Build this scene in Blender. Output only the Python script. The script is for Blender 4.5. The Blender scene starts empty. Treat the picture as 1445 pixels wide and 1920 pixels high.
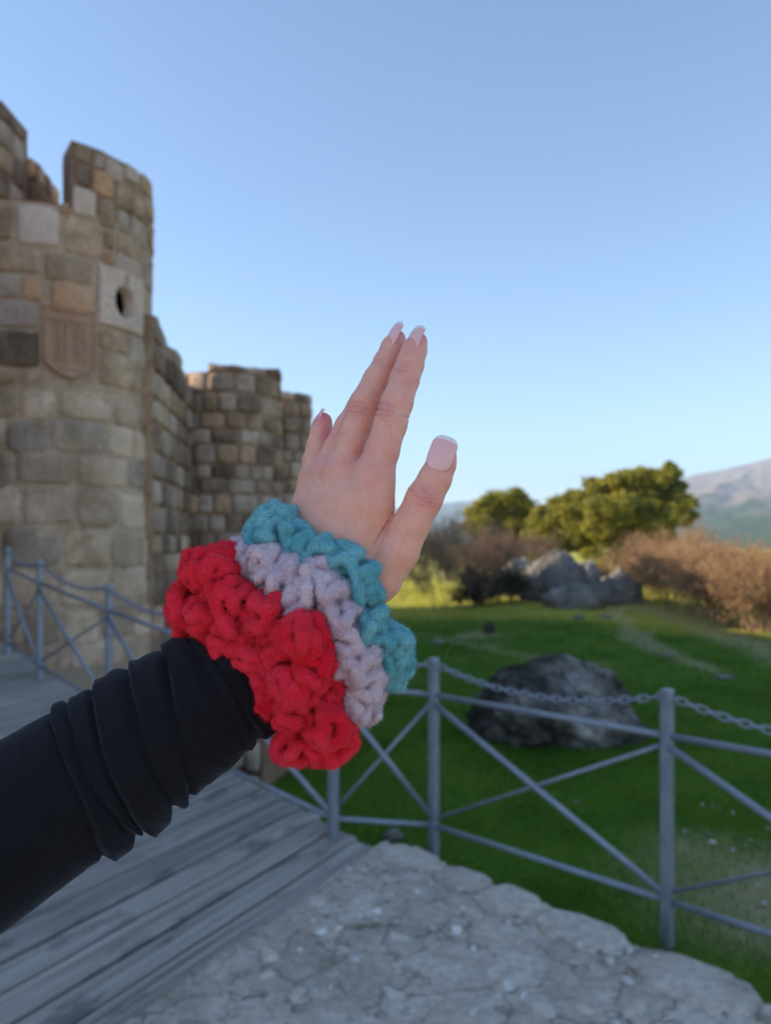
import bpy, math, random
import numpy as np
from mathutils import Vector, Matrix, noise as mnoise
random.seed(7); rng = np.random.default_rng(7)
R = math.radians
sc = bpy.context.scene
COL = sc.collection

# ------------------------------------------------------------------ camera, sky, sun, exposure
F_PX, CX, HY, EYE = 1450.0, 722.5, 1013.0, 1.6      # focal length in photo pixels, centre column, horizon row, eye height
cam_d = bpy.data.cameras.new('camera'); cam = bpy.data.objects.new('camera', cam_d); COL.objects.link(cam)
cam.location = (0, 0, EYE); cam.rotation_euler = (R(90), 0, 0)
cam_d.sensor_fit = 'VERTICAL'; cam_d.sensor_height = 36; cam_d.lens = 36*F_PX/1920
cam_d.shift_y = (HY-960)/1920
cam_d.clip_start = .01; cam_d.clip_end = 20000
cam_d.dof.use_dof = True; cam_d.dof.focus_distance = .405; cam_d.dof.aperture_fstop = 9.0
sc.camera = cam

SUN_EL = R(25); SUN_H = Vector((-1, .03, 0)).normalized()
SUN = Vector((SUN_H.x*math.cos(SUN_EL), SUN_H.y*math.cos(SUN_EL), math.sin(SUN_EL)))
w = bpy.data.worlds.new('World'); sc.world = w; w.use_nodes = True
nt = w.node_tree; bg = nt.nodes['Background']
sky = nt.nodes.new('ShaderNodeTexSky'); sky.sky_type = 'NISHITA'; sky.sun_disc = False
sky.sun_elevation = SUN_EL; sky.sun_rotation = math.atan2(SUN_H.x, SUN_H.y)
sky.altitude = 600; sky.air_density = 1.0; sky.dust_density = .4; sky.ozone_density = 2.3
nt.links.new(sky.outputs[0], bg.inputs[0]); bg.inputs[1].default_value = .15
sl = bpy.data.lights.new('sun', 'SUN'); sl.energy = 5.0; sl.angle = R(.5); sl.color = (1, .84, .60)
so = bpy.data.objects.new('sun', sl); COL.objects.link(so)
so.rotation_euler = (-SUN).to_track_quat('-Z', 'Y').to_euler(); so.location = (-20, 6, 12)
sc.view_settings.view_transform = 'Standard'; sc.view_settings.look = 'None'
sc.view_settings.gamma = 1; sc.view_settings.exposure = .82; sc.view_settings.use_curve_mapping = False
sc.cycles.use_denoising = True
sc.cycles.max_bounces = 8; sc.cycles.diffuse_bounces = 5; sc.cycles.volume_bounces = 1

def at(px, py, d):
    """point at photo pixel (px,py), d metres ahead"""
    return Vector(((px-CX)/F_PX*d, d, EYE-(py-HY)/F_PX*d))

# ------------------------------------------------------------------ object helpers
def tag(o, label=None, cat=None, group=None, kind=None):
    if label: o['label'] = label
    if cat: o['category'] = cat
    if group: o['group'] = group
    if kind: o['kind'] = kind
    return o
def empty(name, loc, label, cat, group=None):
    o = bpy.data.objects.new(name, None); COL.objects.link(o); o.location = loc
    o.empty_display_size = .1
    return tag(o, label, cat, group)
def link(name, me, mat=None, parent=None):
    o = bpy.data.objects.new(name, me); COL.objects.link(o)
    if mat is not None and len(me.materials) == 0: me.materials.append(mat)
    if parent is not None:
        o.parent = parent
        o.matrix_parent_inverse = Matrix.Identity(4)
    return o
def world_child(o, parent):
    """the mesh of o is in world coordinates: keep it there below a moved parent"""
    o.parent = parent
    m = Matrix.Identity(4)
    p = parent
    while p is not None:
        m = Matrix.Translation(p.location) @ m if p.rotation_euler == Matrix.Identity(3).to_euler() else p.matrix_basis @ m
        p = p.parent
    o.matrix_parent_inverse = m.inverted()
    return o
def mesh(name, verts, faces, smooth=False):
    me = bpy.data.meshes.new(name)
    me.from_pydata([tuple(v) for v in verts], [], [tuple(f) for f in faces])
    if smooth: me.polygons.foreach_set('use_smooth', [True]*len(me.polygons))
    me.update(); return me
def mesh_np(name, V, Fc, smooth=True):
    V = np.asarray(V, dtype=np.float32); Fc = np.asarray(Fc, dtype=np.int32)
    me = bpy.data.meshes.new(name); k = Fc.shape[1]
    me.vertices.add(len(V)); me.vertices.foreach_set('co', V.ravel())
    me.loops.add(Fc.size); me.loops.foreach_set('vertex_index', Fc.ravel())
    me.polygons.add(len(Fc))
    me.polygons.foreach_set('loop_start', np.arange(0, Fc.size, k, dtype=np.int32))
    me.polygons.foreach_set('loop_total', np.full(len(Fc), k, dtype=np.int32))
    me.polygons.foreach_set('use_smooth', np.full(len(Fc), smooth))
    me.update(calc_edges=True); me.validate(); return me
def attr(me, name, vals):
    a = me.attributes.new(name, 'FLOAT', 'POINT'); a.data.foreach_set('value', np.asarray(vals, dtype=np.float32))
def normals(V, Fq):
    n = np.zeros_like(V); a, b, c = V[Fq[:, 0]], V[Fq[:, 1]], V[Fq[:, 2]]
    fn = np.cross(b-a, c-a)
    for i in range(Fq.shape[1]): np.add.at(n, Fq[:, i], fn)
    return n/(np.linalg.norm(n, axis=1, keepdims=True)+1e-12)

# ------------------------------------------------------------------ materials
class M:
    def __init__(s, name, rough=.8, spec=.3):
        s.m = bpy.data.materials.new(name); s.m.use_nodes = True
        s.t = s.m.node_tree; s.b = s.t.nodes['Principled BSDF']
        s.b.inputs['Roughness'].default_value = rough; s.b.inputs['Specular IOR Level'].default_value = spec
    def n(s, typ, **kw):
        x = s.t.nodes.new(typ)
        for k, v in kw.items():
            if k in x.inputs.keys(): x.inputs[k].default_value = v
            else: setattr(x, k, v)
        return x
    def l(s, a, b): s.t.links.new(a, b)
    def coord(s, kind='Object', scale=(1, 1, 1), rot=(0, 0, 0)):
        c = s.n('ShaderNodeTexCoord'); mp = s.n('ShaderNodeMapping')
        mp.inputs['Scale'].default_value = scale; mp.inputs['Rotation'].default_value = rot
        s.l(c.outputs[kind], mp.inputs[0]); return mp.outputs[0]
    def noise(s, vec, scale, detail=6, rough=.6, dist=0):
        x = s.n('ShaderNodeTexNoise'); x.inputs['Scale'].default_value = scale; x.inputs['Detail'].default_value = detail
        x.inputs['Roughness'].default_value = rough; x.inputs['Distortion'].default_value = dist
        if vec is not None: s.l(vec, x.inputs['Vector'])
        return x.outputs[0]
    def ramp(s, fac, stops):
        x = s.n('ShaderNodeValToRGB'); e = x.color_ramp.elements
        while len(e) < len(stops): e.new(.5)
        for i, (p, c) in enumerate(stops): e[i].position = p; e[i].color = (*c, 1) if len(c) == 3 else c
        s.l(fac, x.inputs[0]); return x.outputs[0]
    def mix(s, fac, a, b, mode='MIX'):
        x = s.n('ShaderNodeMix', data_type='RGBA', blend_type=mode)
        for inp, v in ((0, fac), (6, a), (7, b)):
            if isinstance(v, (int, float)): x.inputs[inp].default_value = v
            elif isinstance(v, tuple): x.inputs[inp].default_value = (*v, 1)
            else: s.l(v, x.inputs[inp])
        return x.outputs[2]
    def math(s, op, a, b=0.):
        x = s.n('ShaderNodeMath', operation=op)
        for i, v in enumerate((a, b)):
            if isinstance(v, (int, float)): x.inputs[i].default_value = v
            else: s.l(v, x.inputs[i])
        return x.outputs[0]
    def attr(s, name):
        x = s.n('ShaderNodeAttribute'); x.attribute_name = name; return x.outputs['Fac']
    def color(s, c):
        if isinstance(c, tuple): s.b.inputs['Base Color'].default_value = (*c, 1)
        else: s.l(c, s.b.inputs['Base Color'])
    def bump(s, h, strength, dist, prev=None):
        x = s.n('ShaderNodeBump'); x.inputs['Strength'].default_value = strength; x.inputs['Distance'].default_value = dist
        s.l(h, x.inputs['Height'])
        if prev is not None: s.l(prev, x.inputs['Normal'])
        s.l(x.outputs[0], s.b.inputs['Normal']); return x.outputs[0]

def stone_mat(name, lo, mid, hi, lichen=.35, stain=(.035, .034, .033)):
    m = M(name, .92, .2)
    gp = m.n('ShaderNodeNewGeometry'); c = gp.outputs['Position']
    oi = m.n('ShaderNodeObjectInfo')
    big = m.noise(c, 2.2, 5, .6); fine = m.noise(c, 28, 6, .7); med = m.noise(c, 8, 5, .65, .4)
    col = m.ramp(big, [(.3, lo), (.5, mid), (.72, hi)])
    rnd = m.ramp(oi.outputs['Random'], [(0, (.70, .68, .66)), (.5, (1, .98, .95)), (1, (1.22, 1.22, 1.2))])
    col = m.mix(1., col, rnd, 'MULTIPLY')
    gr = m.ramp(fine, [(.3, (.62, .6, .58)), (.65, (1.22, 1.2, 1.18))])
    col = m.mix(.8, col, gr, 'MULTIPLY')
    smp = m.n('ShaderNodeMapping'); smp.inputs['Scale'].default_value = (1.1, 1.1, .45); m.l(c, smp.inputs[0])
    stn = m.noise(smp.outputs[0], 1.0, 6, .62, .5)
    col = m.mix(min(1., lichen*1.6), col, m.ramp(stn, [(.40, (1, 1, 1)), (.56, (.55, .53, .5)), (.68, (.28, .27, .26))]), 'MULTIPLY')
    lf = m.math('MULTIPLY', m.ramp(med, [(.52, (0, 0, 0)), (.66, (1, 1, 1))]), lichen)
    col = m.mix(lf, col, stain)
    m.color(col)
    b1 = m.bump(med, .7, .03); m.bump(fine, .6, .008, b1)
    return m.m
ST_TAN = stone_mat('stone_tan', (.42, .275, .17), (.60, .41, .265), (.72, .54, .385))
ST_GREY = stone_mat('stone_grey', (.38, .28, .205), (.55, .425, .325), (.67, .545, .44), .24)
ST_LIGHT = stone_mat('stone_light', (0.550, 0.414, 0.324), (0.682, 0.522, 0.419), (0.770, 0.602, 0.495), .12)
ST_ORANGE = stone_mat('stone_orange', (0.484, 0.263, 0.144), (0.638, 0.385, 0.225), (0.704, 0.461, 0.306), .15)
ST_DARK = stone_mat('stone_dark', (.20, .135, .092), (.34, .235, .165), (.45, .335, .245), .5)
MORTAR = stone_mat('mortar', (0.286, 0.188, 0.122), (0.418, 0.282, 0.189), (0.528, 0.367, 0.252), .32)
RUBBLE = stone_mat('rubble_core', (0.264, 0.169, 0.113), (0.396, 0.263, 0.171), (0.506, 0.348, 0.243), .35)
ST_RUB = stone_mat('rubble_face', (.47, .325, .215), (.62, .445, .31), (.74, .56, .41), .12)
MORTAR2 = stone_mat('tower_mortar', (.41, .285, .185), (.55, .395, .27), (.66, .495, .355), .16)
CREST = stone_mat('crest_sandstone', (0.594, 0.357, 0.234), (0.682, 0.432, 0.293), (0.748, 0.498, 0.351), .04)
BOULDER = stone_mat('boulder_lichen', (.035, .033, .030), (.12, .112, .105), (.55, .52, .50), .8, (.03, .034, .024))
OUTCROP = stone_mat('outcrop_granite', (.17, .16, .155), (.28, .265, .25), (.40, .38, .36), .4, (.05, .06, .035))
SLABST = stone_mat('slab_stone', (.48, .41, .335), (.59, .515, .43), (.69, .615, .53), .16, (.24, .21, .17))
PALE = stone_mat('pale_fleck', (.56, .53, .48), (.68, .65, .60), (.76, .74, .70), .05)

# ------------------------------------------------------------------ terrain
def fbm2(X, Y, s, seed=0, octaves=4):
    """cheap value noise on numpy arrays, about -1..1"""
    out = np.zeros(np.shape(X)); amp = 1; tot = 0
    for o in range(octaves):
        x = np.asarray(X)*s+seed*17.3+o*5.1; y = np.asarray(Y)*s+seed*9.7+o*3.7
        xi = np.floor(x); yi = np.floor(y); fx = x-xi; fy = y-yi
        fx = fx*fx*(3-2*fx); fy = fy*fy*(3-2*fy)
        def hsh(a, b):
            v = np.sin(a*127.1+b*311.7+seed*74.7)*43758.5453
            return (v-np.floor(v))*2-1
        a = hsh(xi, yi); b = hsh(xi+1, yi); c = hsh(xi, yi+1); d = hsh(xi+1, yi+1)
        out += amp*((a*(1-fx)+b*fx)*(1-fy)+(c*(1-fx)+d*fx)*fy)
        tot += amp; amp *= .5; s = s*2.03
    return out/tot
def sstep(a, b, x):
    t = np.clip((np.asarray(x, float)-a)/(b-a), 0, 1); return t*t*(3-2*t)
def ground(x, y):
    x = np.asarray(x, float); y = np.asarray(y, float)
    z = .03*fbm2(x, y, .5, 1, 3)*sstep(2, 6, np.hypot(x, y))+.08*fbm2(x, y, .12, 2, 2)*sstep(6, 14, y)
    z = z+.34*np.exp(-((x-4.2)**2/12+(y-19.5)**2/14))
    z = z+.12*np.exp(-((x-3.)**2/6+(y-13.5)**2/6))
    z = z-.010*np.clip(np.hypot(x, y)-45, 0, 900)-.35*sstep(24, 40, y)*0
    return z
def axis_pts(lo, hi, step, far, g=1.16):
    a = list(np.arange(lo, hi, step)); s = step
    v = hi
    while v < far: a.append(v); s *= g; v += s
    s = step; v = lo-step
    while v > -far: a.insert(0, v); s *= g; v -= s
    return np.array(a)
ax = axis_pts(-6, 13, .13, 7000); ay = axis_pts(0, 25, .13, 7000)
GX, GY = np.meshgrid(ax, ay); GZ = ground(GX, GY)
def grid_faces(nx, ny):
    i = np.arange(nx-1); j = np.arange(ny-1); I, J = np.meshgrid(i, j)
    b = (J*nx+I).ravel(); return np.stack([b, b+1, b+nx+1, b+nx], 1)
path_px = [(1120, 1128), (1150, 1140), (1172, 1170), (1195, 1200), (1260, 1228), (1340, 1258), (1445, 1300), (1560, 1340)]
path_px2 = [(1180, 1133), (1290, 1165), (1400, 1205), (1520, 1250)]
path_px3 = [(800, 1190), (880, 1208), (960, 1225), (1040, 1240), (1120, 1245)]
def gpt(px, py):
    d = F_PX*EYE/(py-HY)
    for _ in range(6):
        x = (px-CX)/F_PX*d; d = F_PX*(EYE-float(ground(x, d)))/(py-HY)
    return (px-CX)/F_PX*d, d
def seg_dist(X, Y, pts):
    D = np.full(np.shape(X), 1e9)
    for (ax_, ay_), (bx, by) in zip(pts[:-1], pts[1:]):
        L2 = (bx-ax_)**2+(by-ay_)**2; t = np.clip(((X-ax_)*(bx-ax_)+(Y-ay_)*(by-ay_))/L2, 0, 1)
        D = np.minimum(D, np.hypot(X-ax_-t*(bx-ax_), Y-ay_-t*(by-ay_)))
    return D
def dirt(X, Y):
    n = .25*fbm2(X, Y, 1.3, 5, 3)
    d = np.zeros(np.shape(X))
    for pts, wd, am in ((path_px[:6], .20, .5), (path_px2, .5, .5), (path_px3, .22, .3)):
        P_ = [gpt(*p) for p in pts]
        d = np.maximum(d, am*(1-sstep(wd*.4, wd*1.5, seg_dist(X, Y, P_)+n*.8)))
    d = np.maximum(d, .6*sstep(-.1, .4, fbm2(X, Y, 1.1, 9, 4))*sstep(.9, 1.7, X)*(1-sstep(3.9, 4.6, Y)))
    d = np.maximum(d, .55*sstep(.22, .5, fbm2(X, Y, .5, 11, 3))*sstep(7, 10, Y))
    d = np.maximum(d, 1-sstep(-1.2, -.4, Y)); d = np.maximum(d, 1-sstep(2.6, 3.4, np.hypot(X+4.9, Y-10.5)+.4*fbm2(X, Y, 1., 8, 2)))  # first: unseen bare ground behind the camera, added to bounce warm sunlight
    d = np.maximum(d, (1-sstep(-1.9, -1.2, X+.12*(Y-4)))*(1-sstep(9, 11, Y)))
    return np.clip(d, 0, 1)
me = mesh_np('ground', np.stack([GX.ravel(), GY.ravel(), GZ.ravel()], 1), grid_faces(len(ax), len(ay)))
attr(me, 'dirt', dirt(GX, GY).ravel())
attr(me, 'sun_tint', (sstep(13.5, 17, GY+.35*GX+1.2*fbm2(GX, GY, .4, 3, 2))).ravel())  # yellow painted where the sunlit field begins, beyond the castle shadow
g = M('grass_ground', .95, .1)
c = g.coord('Object')
n1 = g.noise(c, 1.1, 6, .65); n2 = g.noise(c, 22, 5, .7); n3 = g.noise(c, .02, 4)
green = g.ramp(n1, [(.3, (.042, .105, .008)), (.5, (.072, .155, .011)), (.7, (.120, .190, .020))])
green = g.mix(.7, green, g.ramp(n2, [(.3, (.45, .5, .4)), (.7, (1.4, 1.35, 1.2))]), 'MULTIPLY')
sun_tint = g.mix(n1, (.34, .36, .045), (.50, .42, .10))  # grass colour brightened to carry the look of sunlight
green = g.mix(g.attr('sun_tint'), green, sun_tint)
soil = g.ramp(n2, [(.3, (.36, .25, .145)), (.7, (.58, .44, .29))])  # kept pale so the added ground behind the camera bounces more light
col = g.mix(g.attr('dirt'), green, soil)
g.color(col); b = g.bump(n1, .5, .05); g.bump(n2, .7, .02, b)
tag(link('ground', me, g.m), kind='structure')

# mountains -------------------------------------------------------------------
def mountain(name, prof, d0, depth, seed, col_lo, col_hi):
    """prof: ridge line as photo pixels; the ridge stands depth behind its foot"""
    px = np.linspace(prof[0][0], prof[-1][0], 220); ry = np.interp(px, [p[0] for p in prof], [p[1] for p in prof])
    rows = []; nt_ = 46
    for k in range(nt_+14):
        t = k/nt_
        d = d0+depth*t
        if t <= 1: hfrac = t**1.15
        else: hfrac = 1-(t-1)*1.6
        x = (px-CX)/F_PX*d
        xr = (px-CX)/F_PX*(d0+depth)
        top = (HY-ry)/F_PX*(d0+depth)+EYE
        rid = fbm2(xr, np.full_like(xr, d), 1/160, seed, 5)
        spur = np.abs(fbm2(xr*1.0, np.full_like(xr, d*.35), 1/230, seed+3, 4))
        z = top*hfrac*(1-.55*spur*(1-abs(2*min(t, 1)-1)*.4)*(1-min(t, 1)**6))+rid*top*.10*(min(t, 1)*(1-min(t, 1)**3)+.03)
        rows.append(np.stack([x, np.full_like(x, d), z-12*(1-min(1, t*4))], 1))
    V = np.concatenate(rows)
    me = mesh_np(name, V, grid_faces(220, len(rows)))
    m = M(name+'_slopes', .95, .1); c = m.coord('Object')
    a = m.noise(c, .008, 8, .65); b2 = m.noise(c, .03, 5, .7)
    geo = m.n('ShaderNodeSeparateXYZ'); tc = m.n('ShaderNodeTexCoord'); m.l(tc.outputs['Object'], geo.inputs[0])
    hgt = m.math('ADD', m.math('DIVIDE', geo.outputs['Z'], 240.), m.math('MULTIPLY', m.math('SUBTRACT', a, .5), 1.1))
    colr = m.ramp(hgt, [(.12, col_lo), (.5, col_hi), (.9, tuple(v*1.25 for v in col_hi))])
    colr = m.mix(.6, colr, m.ramp(b2, [(.35, (.6, .6, .6)), (.65, (1.3, 1.3, 1.3))]), 'MULTIPLY')
    m.color(colr); m.bump(a, .6, 20)
    return tag(link(name, me, m.m), kind='structure')
mountain('mountain', [(1020, 1012), (1120, 975), (1200, 930), (1260, 905), (1300, 890), (1345, 882), (1390, 872), (1445, 858), (1520, 835),
                      (1620, 800), (1750, 770), (1900, 790), (2100, 840), (2400, 900)], 900, 1900, 4, (.05, .08, .03), (.23, .19, .16))
mountain('far_mountain', [(-1500, 930), (-900, 900), (-300, 925), (200, 950), (500, 948), (700, 955), (790, 950), (850, 941), (890, 939), (960, 950), (1040, 962), (1150, 985), (1300, 1000), (1500, 1010)],
         2600, 1800, 8, (.06, .08, .05), (.13, .13, .12))

# ------------------------------------------------------------------ masonry
def quad_stone(S, u0, u1, v0, v1, proud, rec, n=4, rough=.012, seed=0, roundness=.25, smooth=True):
    """a block filling [u0,u1]x[v0,v1] of the surface S(u,v,out) with rounded edges and a rough face"""
    r = random.Random(seed); V = []; Fs = []
    cu, cv, hu, hv = (u0+u1)/2, (v0+v1)/2, (u1-u0)/2, (v1-v0)/2
    jit = [[(r.uniform(-1, 1)*.05, r.uniform(-1, 1)*.06, r.uniform(-1, 1)) for _ in range(n+1)] for _ in range(n+1)]
    def pos(i, j):
        a = -1+2*i/n; b = -1+2*j/n
        a = math.copysign(abs(a)**.55, a); b = math.copysign(abs(b)**.55, b)
        k = roundness*(a*a*b*b)*.55
        e = max(abs(a), abs(b))
        return a*(1-k)+jit[i][j][0]*(1 if e > .9 else .6), b*(1-k)+jit[i][j][1]*(1 if e > .9 else .6), e, jit[i][j][2]
    for i in range(n+1):
        for j in range(n+1):
            a, b, e, q = pos(i, j)
            out = proud*(1-.55*(e > .98))+q*rough*(.5 if e > .98 else 1)
            V.append(S(cu+a*hu*(.97 if e > .9 else 1), cv+b*hv*(.97 if e > .9 else 1), out))
    for i in range(n):
        for j in range(n):
            Fs.append((i*(n+1)+j, (i+1)*(n+1)+j, (i+1)*(n+1)+j+1, i*(n+1)+j+1))
    ring = [(i, 0) for i in range(n)]+[(n, j) for j in range(n)]+[(i, n) for i in range(n, 0, -1)]+[(0, j) for j in range(n, 0, -1)]
    base = len(V)
    for (i, j) in ring:
        a, b, e, q = pos(i, j); V.append(S(cu+a*hu*1.0, cv+b*hv*1.0, -rec))
    L = len(ring)
    for k in range(L):
        i, j = ring[k]; i2, j2 = ring[(k+1) % L]
        Fs.append((i*(n+1)+j, base+k, base+(k+1) % L, i2*(n+1)+j2))
    return V, Fs
def put_stone(parent, S, u0, u1, v0, v1, mat, gap, proud=.02, rec=.05, n=3, rough=.01, name='stone', roundness=.3):
    gu, gv = gap
    V, Fs = quad_stone(S, u0+gu, u1-gu, v0+gv, v1-gv, proud, rec, n, rough, random.random(), roundness)
    cen = Vector((0, 0, 0))
    for v in V: cen += v
    cen /= len(V)
    me = mesh(name, [v-cen for v in V], Fs, True)
    o = link(name, me, mat, parent); o.location = cen-parent_world(parent)
    return o
def parent_world(p):
    v = Vector((0, 0, 0))
    while p is not None: v += p.location; p = p.parent
    return v
def pick(ws):
    t = random.random()*sum(w_ for _, w_ in ws)
    for m_, w_ in ws:
        t -= w_
        if t <= 0: return m_
    return ws[-1][0]

def tube_surface(C, Rr, S, u0, u1, z0, z1, nu=64, nz=30, amp=.02, out=-.03):
    """backing skin (mortar) of a curved or flat wall"""
    V = []
    for j in range(nz+1):
        for i in range(nu+1):
            u = u0+(u1-u0)*i/nu; z = z0+(z1-z0)*j/nz
            V.append(S(u, z, out+amp*mnoise.noise(Vector((u*3, z*3, 1.7)))))
    return V, grid_faces(nu+1, nz+1).tolist()

# --- tower 1 (near round tower)
D0 = 9.5
TC = Vector((-.498*D0, 1.146*D0, 0)); TR = .147*D0
def S1(u, z, out):           # u: angle from the direction facing the camera, positive to the right
    bat = .10*max(0, (3.2-z)/3.2)                      # slight batter towards the foot
    r = TR+out+bat
    return Vector((TC.x+r*math.sin(u), TC.y-r*math.cos(u), z))
def uv1(px, py):
    bx = (px-CX)/F_PX; a = bx*bx+1; b = -2*(bx*TC.x+TC.y); c_ = TC.x**2+TC.y**2-TR**2
    disc = b*b-4*a*c_
    t = (-b-math.sqrt(disc))/(2*a) if disc > 0 else -b/(2*a)
    x, y = bx*t, t
    return math.atan2(x-TC.x, -(y-TC.y)), EYE+(HY-py)/F_PX*t
U_SIL = uv1(287, 500)[0]
tower = empty('castle_tower', (TC.x, TC.y, -.2), 'round stone castle tower nearest the camera with carved shield and round gunport', 'castle tower')
Z_PAR = uv1(80, 379)[1]        # parapet top
# stones read off the photograph: (x0,x1,y0,y1,material,proud)
T, G_, L_, O_, K_ = ST_TAN, ST_GREY, ST_LIGHT, ST_ORANGE, ST_DARK
hero = [
 (139,174,270,305,T),(141,171,307,350,K_),(173,213,320,369,O_),(176,196,288,318,G_),(197,233,302,342,G_),(135,182,351,408,L_),(185,217,371,429,T),
 (217,248,345,394,T),(249,271,368,409,T),(235,262,312,343,G_),(264,287,330,366,T),(219,243,396,437,G_),(244,276,411,462,G_),(273,288,370,408,T),
 (277,288,412,470,T),
 (29,115,385,463,L_),(119,194,410,482,T),(-22,25,386,452,T),(216,265,440,487,T),(195,215,432,468,T),
 (-12,77,461,511,T),(80,176,478,532,T),(190,212,470,498,O_),(214,263,476,524,L_),(266,288,474,542,G_),
 (-12,39,513,559,G_),(41,82,518,566,O_),(96,178,526,584,O_),
 (-14,77,562,616,L_),(184,241,622,660,T),(242,272,628,690,G_),(273,288,610,690,L_),
 (-14,77,618,690,K_),(183,268,663,730,T),(270,287,694,740,G_),
 (114,133,380,404,O_),
]
def stone1(x0, x1, y0, y1, mat, n=5, proud=.024):
    ua, zm = uv1(x0, (y0+y1)/2)
    ub, _ = uv1(x1, (y0+y1)/2) if x1 < 287 else (U_SIL+.5, 0)
    xm = (max(x0, -20)+min(x1, 286))/2
    zt = uv1(xm, y0)[1]; zb = uv1(xm, y1)[1]
    return put_stone(tower, S1, ua, ub, zb, zt, mat, (.006, .008), proud, .06, n, .009, roundness=.16)
for h in hero: stone1(*h)
# left continuation of the ashlar courses (out of frame) and round the back
zs = [uv1(60, y)[1] for y in (690, 616, 560, 512, 461, 385)]
for z0, z1 in zip(zs[:-1], zs[1:]):
    u = uv1(-14, 500)[0]
    while u > -1.9:
        du = random.uniform(.25, .5); put_stone(tower, S1, u-du, u, z0, z1, pick([(T, 4), (G_, 3), (L_, 2)]), (.010, .013), .028, .06, 3); u -= du
    u = U_SIL+.55
    while u < 2.4:
        du = random.uniform(.25, .5); put_stone(tower, S1, u, u+du, z0, z1, pick([(T, 4), (G_, 3), (L_, 2)]), (.010, .013), .028, .06, 3); u += du
# rubble courses below
ys = [728, 786, 850, 914, 990, 1068, 1140, 1210, 1260]
for k, (ya, yb) in enumerate(zip(ys[:-1], ys[1:])):
    z1, z0 = uv1(100, ya)[1], uv1(100, yb)[1]
    z0 += .0
    u = -1.5+random.random()*.2
    while u < 2.1:
        du = random.uniform(.26, .56) if ya != 990 else random.uniform(.4, .5)
        dz = random.uniform(-.04, .04)
        mt = pick([(ST_RUB, 8), (G_, 1.2), (T, 1.)])
        put_stone(tower, S1, u, u+du, z0+dz, z1+dz, mt, (.008, .009), .010, .06, 5, .024, roundness=.2); u += du
# fill course between the ashlar and the rubble
z1, z0 = uv1(100, 690)[1], uv1(100, 728)[1]; u = -1.5
while u < uv1(78, 700)[0]-.05:
    du = random.uniform(.2, .4); put_stone(tower, S1, u, min(u+du, uv1(78, 700)[0]), z0, z1, pick([(T, 5), (K_, 2), (G_, 2)]), (.012, .014), .022, .06, 4, .015, roundness=.6); u += du
V, Fs = tube_surface(TC, TR, S1, -3.1416, 3.1416, -.6, Z_PAR, 128, 90, .016, -.006)
pu0, pz1 = uv1(196, 535); pu1, pz0 = uv1(258, 590)
def _open(f):
    cc = sum((Vector(V[i]) for i in f), Vector())/4; uu = math.atan2(cc.x-TC.x, -(cc.y-TC.y))
    return pu0-.05 < uu < pu1+.05 and pz0-.14 < cc.z < pz1+.16
Fs = [f for f in Fs if not _open(f)]
o = link('mortar', mesh('tower_mortar', V, Fs, True), MORTAR2); world_child(o, tower)
# tower top slab
V = [S1(2*math.pi*i/48, Z_PAR, .012) for i in range(48)]
o = link('roof', mesh('tower_roof', V,
     [tuple(range(48))]), RUBBLE); world_child(o, tower)
# merlons
def merlon(u0, u1, z0, z1, thick, name='merlon', S=S1, par=tower, wob=.03, mat=RUBBLE, nu=10, nz=6):
    V = []; nu = nu; nz = nz
    for side in (0, 1):
        for j in range(nz+1):
            for i in range(nu+1):
                u = u0+(u1-u0)*i/nu; z = z0+(z1-z0)*j/nz
                edge = wob*mnoise.noise(Vector((u*9, 7.1, side*0+z1)))*(j == nz)
                uu = u+(.02*mnoise.noise(Vector((z*5, i, 3))) if i in (0, nu) else 0)
                V.append(S(uu, z+edge, -.008+.008*mnoise.noise(Vector((u*14, z*7, 0))) if side == 0 else -thick))
    w_ = nu+1; h_ = nz+1; off = w_*h_; Fs = []
    for j in range(nz):
        for i in range(nu):
            a = j*w_+i; Fs.append((a, a+1, a+w_+1, a+w_)); a += off; Fs.append((a, a+w_, a+w_+1, a+1))
    for i in range(nu):
        a = nz*w_+i; Fs.append((a, a+1, a+1+off, a+off))
    for j in range(nz):
        a = j*w_; Fs.append((a, a+w_, a+w_+off, a+off)); a += nu; Fs.append((a, a+off, a+w_+off, a+w_))
    o = link(name, mesh(name, V, Fs, False), mat); world_child(o, par); return o
uA = uv1(134, 300)[0]
merlon(uA, 2.0, Z_PAR, uv1(150, 268)[1], .50)
uL1 = uv1(3, 300)[0]
zL = EYE+(HY-188)/F_PX*D0
mL = merlon(-1.2, uL1, Z_PAR, zL, .72)
for (z0, z1) in ((Z_PAR, Z_PAR+.42), (Z_PAR+.42, Z_PAR+.85), (Z_PAR+.85, zL-.02)):
    u = uL1
    while u > -1.2:
        du = random.uniform(.22, .45); put_stone(tower, S1, max(u-du, -1.2), u, z0, z1, pick([(T, 3), (G_, 3), (L_, 2)]), (.01, .013), .028, .05, 3); u -= du
# flank stones of the left merlon (its right-hand end face)
eR = Vector((math.sin(uL1), -math.cos(uL1), 0)); tR = Vector((math.cos(uL1), math.sin(uL1), 0))
cornerL = S1(uL1, 0, 0)
def SF(u, z, out):   # u: metres inwards from the outer face
    p = cornerL-eR*u+tR*(out+.01); return Vector((p.x, p.y, z))
for (z0, z1) in ((Z_PAR, Z_PAR+.33), (Z_PAR+.33, Z_PAR+.66), (Z_PAR+.66, Z_PAR+.98), (Z_PAR+.98, zL-.02)):
    sp = random.uniform(.25, .45)
    for a_, b_ in ((.02, sp), (sp, .71)): put_stone(tower, SF, a_, b_, z0, z1, pick([(K_, 3), (G_, 2), (T, 1)]), (.010, .012), .018, .03, 3)
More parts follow.
